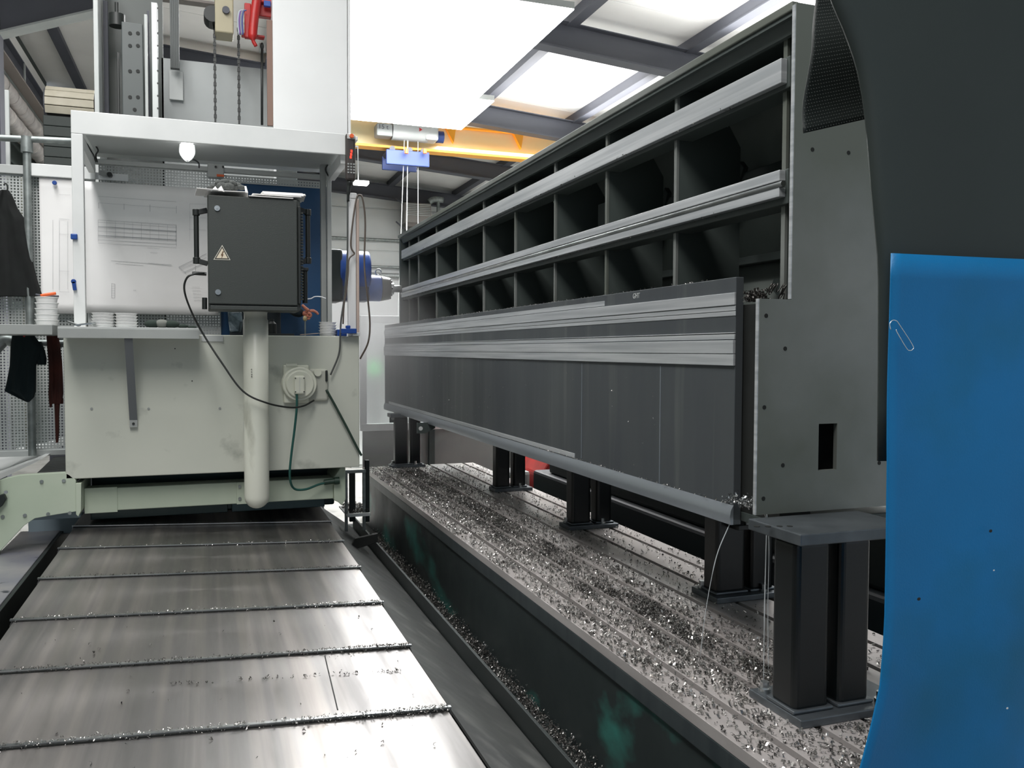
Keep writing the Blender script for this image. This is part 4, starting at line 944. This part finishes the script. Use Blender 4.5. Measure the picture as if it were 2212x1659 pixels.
B().tube([(p.x - .03, 4.43, 1.895), (p.x, 4.43, 1.902), (p.x + .03, 4.44, 1.908)], .007, n=8).out('handle', orange, t, smooth=True); B().tube([(p.x - .055, 4.46, 1.902), (p.x - .02, 4.45, 1.897), (p.x + .04, 4.46, 1.896)], .004, n=8).out('blade', darks, t, smooth=True)
t = thing('open_spanner', 'pair of bright steel spanners lying crossed on the left end of the apron shelf', 'tool', (-.52, 4.25, 1.75))
for (a, c_) in (((-.58, 4.28, 1.775), (-.53, 4.22, 1.757)), ((-.55, 4.22, 1.757), (-.46, 4.26, 1.772)), ((-.54, 4.21, 1.756), (-.47, 4.23, 1.766))):
    B().bar(a, c_, .012, .005).ball(c_, .011, (1, 1, .5), 8).out('spanner', steel, t)
t = thing('dark_cloth', 'dark green glove and rag heap on the right end of the apron shelf', 'cloth', (-.17, 4.28, 1.75))
for x, r, s_, m in ((-.23, .02, (1.8, 1.2, .9), 'dark_rag'), (-.19, .022, (1.4, 1.3, .9), 'grey_rag'), (-.15, .022, (1.7, 1.2, .8), 'dark_rag'), (-.10, .014, (1.8, 1.2, .7), 'dark_rag'), (-.06, .010, (2.2, 1.2, .6), 'dark_rag')):
    B().ball((x, 4.27, 1.75 + r * s_[2]), r, s_, 14).out('fold', mat(m, {'dark_rag': '25302a', 'grey_rag': '6c6f69'}[m], .95), t, smooth=True)
t = thing('blue_tool_box', 'small blue plastic box at the right end of the apron top', 'box', (.68, 4.42, 1.722))
bx('box_body', mblue, t, .636, .684, 4.44, 4.52, 1.722, 1.757, .003); bx('box_body', mblue, t, .641, .718, 4.34, 4.398, 1.735, 1.760, .003)
bx('lid_knob', mblue, t, .668, .69, 4.36, 4.39, 1.760, 1.776, .004); bx('holder', lgrey, t, .70, .735, 4.35, 4.40, 1.722, 1.74, .003)
t = thing('flat_plate', 'thin dark strips and a light rule lying along the apron top', 'tool', (.35, 4.44, 1.722))
bx('dark_strip', black, t, .29, .42, 4.44, 4.5, 1.722, 1.733, .001); B().bar((.45, 4.45, 1.728), (.54, 4.45, 1.736), .02, .004).out('light_rule', mat('beige_edge', 'b9a79c', .5), t)
t = thing('black_bottle', 'small black bottle standing on the apron beside the white tube', 'bottle', (.31, 4.5, 1.722))
B().lathe((.315, 4.5, 1.722), [(.001, 0), (.025, 0), (.025, .06), (.012, .072), (.012, .085), (.001, .086)], 20).out('bottle_body', black, t, smooth='auto')
t = thing('clear_bag', 'crumpled grey bag hanging beside the tube in front of the blue panel', 'bag', (.13, 4.6, 1.722))
B().quads([at(492, 672, Y=4.6), at(522, 672, Y=4.6), at(524, 695, Y=4.58), at(520, 719, Y=4.6), at(497, 719, Y=4.59), at(494, 695, Y=4.62)], [(0, 1, 2, 5), (5, 2, 3, 4)]).out('bag_body', mat('bag_grey', '56646b', .3, col2='38464d', scale=60), t, solid=.03, bev=.01)
# white arc hose and joystick
tag(B().tube([at(663, 646, Y=4.7), at(672, 645, Y=4.7), at(680, 641, Y=4.7), at(692, 641, Y=4.7), at(704, 645, Y=4.7)], .003, n=8).out('white_hose', mat('hose_white', 'e8ecef', .3), None, smooth=True), 'thin white curved hose arching over the pointing hand', 'hose')
t = thing('joystick', 'slim joystick lever with a pale knob beneath the hand', 'lever', (.50, 4.7, 1.72))
q = at(659, 688, Y=4.66); B().cyl((q.x, 4.66, 1.72), (q.x, 4.66, q.z - .01), .004, n=8).out('stick', galv, t); B().ball((q.x, 4.66, q.z), .012, (1, 1, 1.3), 14).out('knob', mat('knob_cream', 'c9b58a', .3), t, smooth=True)

# ================================================================ UNDER THE APRON
t = thing('cross_beam', 'pale green steel beam running under the apron with a dark green cable plug', 'beam', (.05, 4.55, .87))
bx('beam_body', green, t, -.553, .62, 4.50, 4.62, .876, .985, .004)
for px, py in ((245, 1061), (245, 1094)): p = at(px, py, Y=4.5); B().cyl(p, p - Vector((0, .004, 0)), .006, n=10).out('bolt_hole', rubber, t)
pb('joint_plate', green, t, 182, 1055, 254, 1106, 4.495, .006, .002)
pb('joint_plate', green, t, 511, 1042, 580, 1086, 4.492, .008, .002)
for px, py in ((518, 1051), (518, 1077)): p = at(px, py, Y=4.49); B().cyl(p, p - Vector((0, .006, 0)), .008, n=12).out('bolt', galv, t)
B().prism([(.62, .99), (.655, 1.04), (.68, 1.04), (.68, .87), (.66, .84), (.64, .86), (.62, .87)], 'y', 4.48, 4.75).out('end_flange', green, t, bev=.004)
B().cyl(at(700, 1042, Y=4.46), at(722, 1039, Y=4.46), .014, n=12).cyl(at(722, 1039, Y=4.46), at(733, 1038, Y=4.46), .019, n=12).out('cable_plug', mat('dark_green_cable', '20372c', .5), t, smooth='auto')
t = thing('column_foot', 'dark underside of the machine column above the farthest way cover plate', 'machine base', (0, 5.2, .75))
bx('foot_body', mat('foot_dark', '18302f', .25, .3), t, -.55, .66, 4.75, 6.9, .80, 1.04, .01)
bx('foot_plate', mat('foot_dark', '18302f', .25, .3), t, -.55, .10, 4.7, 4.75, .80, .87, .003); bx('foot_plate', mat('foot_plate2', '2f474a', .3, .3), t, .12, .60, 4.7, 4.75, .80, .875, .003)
# left casing
t = thing('side_casing', 'pale green rounded machine casing with bolts at the left under the apron', 'casing', (-.75, 4.5, .7))
poly = [(-1.0, .55), (-.93, .63), (-.887, .735), (-.83, .80), (-.79, .845), (-.745, .876), (-.66, .888), (-.574, .898), (-.574, 1.045), (-.60, 1.07), (-.619, 1.082), (-.80, 1.078), (-.86, 1.066), (-.93, 1.04), (-1.1, .98), (-1.1, .55)]
B().prism(poly, 'y', 4.40, 4.44).out('casing_panel', green, t, bev=.002)
B().prism([(-.574, 1.03), (-.55, 1.03), (-.553, .90), (-.565, .875), (-.574, .885)], 'y', 4.39, 4.75).out('casing_edge', green, t, bev=.002)
bx('casing_trim', mat('bluish_trim', '7c8c93', .4), t, -.86, -.57, 4.5, 4.53, .85, .9)
for px, py in ((90, 1040), (138, 1038), (54, 1113), (6, 1116), (104, 1110), (151, 1108)): p = at(px, py, Y=4.4); B().cyl(p, p - Vector((0, .006, 0)), .008, n=12).out('bolt', galv, t, smooth='auto')
B().prism([(-.90, .985), (-.862, 1.0), (-.853, .975), (-.87, .945), (-.90, .92)], 'y', 4.37, 4.40).out('lug', blued, t, bev=.003)
p = at(13, 1063, Y=4.37); B().cyl(p, p - Vector((0, .006, 0)), .008, n=12).out('lug_bolt', steel, t, smooth='auto')
tag(B().cyl((-.883, 4.36, 1.0), (-.883, 4.36, 1.70), .006, n=10).out('thin_rod', blued, None, smooth='auto'), 'thin dark vertical rod at the very left edge below the clothes rail', 'rod')
t = thing('bellows_cover', 'dark ribbed bellows cover peeking out left of the apron', 'bellows', (-.7, 4.8, 1.0))
for k in range(14):
    y = 4.46 + k * .044; x0 = -.742 - .0018 * k
    bx('fold', black, t, x0, -.60, y, y + .036, 1.0, 1.082, .006)
t = thing('side_ramp', 'pale sheet metal ramp cover behind the left casing', 'cover', (-.9, 5.4, .9))
B().prism([(-1.35, .95), (-1.0, 1.02), (-.80, 1.10), (-.78, 1.10), (-.98, 1.0), (-1.35, .93)], 'y', 4.8, 6.6).out('ramp_sheet', white, t)
# tray stand between column and table
t = thing('tray_stand', 'small steel stand with a chip-filled white tray between cabin and table', 'stand', (.85, 5.2, .3))
for x in (.785, .893): bx('upright', galv, t, x, x + .018, 5.2, 5.22, .55, .92, .002)
bx('upright', blued, t, .82, .855, 5.24, 5.27, .60, .9, .002); bx('cross_bar', galv, t, .785, .911, 5.19, 5.21, .905, .925, .002)
bx('tray_front', white, t, .792, .93, 5.14, 5.16, .648, .668, .002); bx('tray_floor', white, t, .792, .93, 5.16, 5.5, .645, .655, .002)
bx('dark_post', blued, t, .91, .935, 5.2, 5.24, .60, .98, .002)
P = [(rng.uniform(.80, .92), rng.uniform(5.17, 5.45), .656 + rng.uniform(0, .02)) for _ in range(500)]
chips(P, .012, chipd, 'tray_chips', t)
t = thing('wiper_bracket', 'black rubber wiper bracket at the end of the sloping trough sheet', 'bracket', (.84, 4.9, .5))
B().prism([(.76, .52), (.79, .58), (.92, .60), (.92, .55), (.80, .52), (.78, .50)], 'y', 4.85, 4.88).out('rubber_wiper', rubber, t, bev=.003)
for x in (.775, .81): B().cyl((x, 4.84, .515), (x, 4.84, .50), .008, n=8).out('bolt', steel, t)

# ================================================================ UPPER LEFT
t = thing('energy_chain', 'upright cable drag chain with cream slats bending over at its top', 'cable chain', (-.92, 7.2, 1.6))
sl = mat('cream_slat', 'c9c2b0', .6, col2='bcb5a2', scale=9); R_ = .13; cy_, cz_ = 7.22, 3.46
B().cyl((-1.085, cy_, cz_), (-.77, cy_, cz_), .122, n=24).out('chain_core', rubber, t)
for k in range(8):
    a = math.radians(205 - k * 26); 
    y, z = cy_ + R_ * math.cos(a), cz_ + R_ * math.sin(a)
    rot = Matrix.Rotation(a - math.pi / 2, 3, 'X')
    B().box(-1.09, -.765, y - .027, y + .027, z - .006, z + .006, rot=rot, bev=.003).out('slat', sl, t)
for k in range(24): bx('chain_link', mat('chain_dark', '333a37', .6), t, -1.10, -.76, 7.085, 7.11, 3.355 - k * .075 - .072, 3.355 - k * .075, .004)
for x in (-1.10, -.76): B().cyl((x, cy_, cz_), (x + .02, cy_, cz_), .125, n=24).out('side_disc', darks, t)
bx('chain_channel', darks, t, -1.10, -.76, 7.115, 7.14, 0, 3.3); bx('orange_guard', mat('orange_strip', 'c98a3c', .5), t, -1.0, -.73, 7.4, 7.42, 3.60, 3.63)
foil = mat('silver_foil_duct', 'c6c1bd', .35, .5, col2='a9a4a1', scale=8, bump=.4, bscale=14)
for (x, z, r, lb) in ((-2.15, 4.63, .10, 'upper silver foil wrapped duct along the left wall'), (-2.18, 4.38, .10, 'lower silver foil wrapped duct along the left wall')):
    b = B()
    for k in range(13): y = 9.6 + k * .5; b.cyl((x, y, z), (x, y + .49, z), r, n=18).cyl((x, y + .49, z), (x, y + .5, z), r + .008, n=18)
    tag(b.out('foil_duct', foil, None, smooth='auto'), lb, 'duct')
t = thing('crane_runway', 'dark steel crane runway beam high along the upper left wall', 'beam', (-2.4, 10, 5.1))
bx('runway_web', darks, t, -2.36, -2.34, 9.6, 16, 5.22, 5.5); bx('runway_flange', lgrey, t, -2.43, -2.27, 9.6, 16, 5.20, 5.22); bx('runway_flange', darks, t, -2.43, -2.27, 9.6, 16, 5.5, 5.52)
t = thing('cable_tray', 'pale cable tray running just above the foil ducts', 'tray', (-2.1, 11, 4.8))
bx('tray_side', lgrey, t, -2.10, -2.08, 9.6, 16, 4.80, 4.88); bx('tray_bottom', mat('brown_grey_beam', '6b645f', .6), t, -2.10, -1.97, 9.6, 16, 4.78, 4.80)
for y in (10.2, 12.2, 14.5): bx('drop_rod', lgrey, t, -2.10, -2.08, y, y + .02, 4.88, 5.2)
# ================================================================ PERSON behind the control box
pm = thing('person', 'person in dark work clothes seated behind the control box, pointing with one hand', 'person', (.24, 4.85, 1.08))
def skin(nm, V, E, Rd, m, parent, sub=2):
    bm = bmesh.new(); og = Vector(V[0]); sl_ = bm.verts.layers.skin.verify()
    vs = [bm.verts.new(Vector(v) - og) for v in V]
    for a, b_ in E: bm.edges.new((vs[a], vs[b_]))
    for i, (v, r) in enumerate(zip(vs, Rd)):
        v[sl_].radius = r if isinstance(r, tuple) else (r, r); v[sl_].use_root = (i == 0)
    me = bpy.data.meshes.new(nm); bm.to_mesh(me); bm.free(); o = bpy.data.objects.new(nm, me); link(o, parent, og)
    me.materials.append(m); q = o.modifiers.new('skin', 'SKIN'); q.use_smooth_shade = True
    s_ = o.modifiers.new('sub', 'SUBSURF'); s_.levels = sub; s_.render_levels = sub
    return o
flesh = mat('skin_tone', 'c98068', .5, col2='b86f5a', scale=12)
dkc = mat('dark_work_cloth', '1a2328', .9)
H = at(668, 678, Y=4.68)
# body: pelvis, spine, neck, head, shoulders, arms, legs in one surface
V = [(.26, 4.95, 1.52), (.26, 4.94, 1.70), (.26, 4.92, 1.90), (.26, 4.91, 2.04), (.26, 4.89, 2.12), (.26, 4.86, 2.20), (.26, 4.85, 2.30),
     (.09, 4.91, 2.02), (.08, 4.86, 1.97), (.14, 4.72, 1.95), (.43, 4.91, 2.02), (.46, 4.88, 1.88), (H.x - .055, 4.70, H.z + .006), (H.x - .03, 4.685, H.z + .004),
     (.16, 4.92, 1.50), (.15, 4.62, 1.48), (.15, 4.62, 1.22), (.15, 4.60, 1.12), (.15, 4.52, 1.10), (.36, 4.92, 1.50), (.37, 4.62, 1.48), (.37, 4.62, 1.22), (.37, 4.60, 1.12), (.37, 4.52, 1.10)]
E_ = [(0, 1), (1, 2), (2, 3), (3, 4), (4, 5), (5, 6), (3, 7), (7, 8), (8, 9), (3, 10), (10, 11), (11, 12), (12, 13), (0, 14), (14, 15), (15, 16), (16, 17), (17, 18), (0, 19), (19, 20), (20, 21), (21, 22), (22, 23)]
Rd = [(.15, .11), (.14, .10), (.15, .11), (.13, .09), .05, (.075, .085), (.06, .07), .055, .042, .032, .055, .042, .027, .024, .08, .062, .045, .035, .03, .08, .062, .045, .035, .03]
skin('clothed_body', V, E_, Rd, dkc, pm)
hd = B().ball((.26, 4.85, 2.25), .085, (.85, 1.0, 1.25), 24).out('head', flesh, pm, smooth=True)
B().ball((.26, 4.76, 2.24), .014, (.8, 1.3, 1.4), 10).out('nose', flesh, hd, smooth=True)
for sx in (-1, 1):
    B().ball((.26 + sx * .032, 4.772, 2.265), .010, n=10).out('eye', white, hd, smooth=True); B().ball((.26 + sx * .075, 4.855, 2.245), .02, (.4, .8, 1.3), 10).out('ear', flesh, hd, smooth=True)
B().ball((.26, 4.77, 2.195), .02, (1.2, .4, .3), 10).out('mouth', mat('lips', '9a4b44', .5), hd, smooth=True)
B().ball((.26, 4.87, 2.285), .088, (.9, 1.02, 1.0), 20).out('hair', mat('hair_dark', '2a211b', .8), pm, smooth=True)
# hand: palm and five fingers
palm = skin('hand', [(H.x - .035, 4.69, H.z + .004), (H.x - .015, 4.685, H.z), (H.x + .012, 4.675, H.z - .004)], [(0, 1), (1, 2)], [(.022, .017), (.028, .017), (.026, .015)], flesh, pm)
def px3(L_, Y): return [tuple(at(x, y, Y=Y)) for x, y in L_]
for nm_, L_, Y, R3 in (('thumb', [(657, 668), (664, 668), (659, 661), (652, 659)], 4.655, [.011, .010, .009, .007]),
                 ('index_finger', [(668, 672), (677, 671), (684, 675), (688, 680)], 4.66, [.009, .0085, .008, .0065]),
                 ('middle_finger', [(664, 676), (672, 679), (672, 684), (667, 685)], 4.655, [.010, .009, .0085, .007]),
                 ('ring_finger', [(662, 681), (669, 685), (668, 689), (663, 689)], 4.66, [.009, .0085, .008, .0065]),
                 ('little_finger', [(656, 683), (662, 688), (662, 691), (658, 691)], 4.67, [.0085, .0075, .007, .006])):
    P3 = px3(L_, Y)
    if nm_ == 'thumb': P3 = px3([(668, 672), (662, 668), (657, 663), (652, 658)], Y)
    skin(nm_, P3, [(0, 1), (1, 2), (2, 3)], R3, flesh, pm)
bx('stool', black, None, .14, .38, 4.85, 5.05, 1.08, 1.40, .02); tag(bpy.data.objects['stool'], 'dark stool under the seated person behind the apron', 'stool')

# ================================================================ COOLANT MIST round the far end of the workpiece
md = (1.5, 3.6, 1.7)
ms = B().ball((1.35, 7.3, 1.55), 1.0, (md[0] / 2, md[1] / 2, md[2] / 2), 24).out('coolant_mist', haze('mist', 3.0, None, md), None, origin=(1.35, 7.3, 1.55))
tag(ms, 'thin white coolant mist drifting round the far end of the workpiece', 'mist', None, 'stuff')
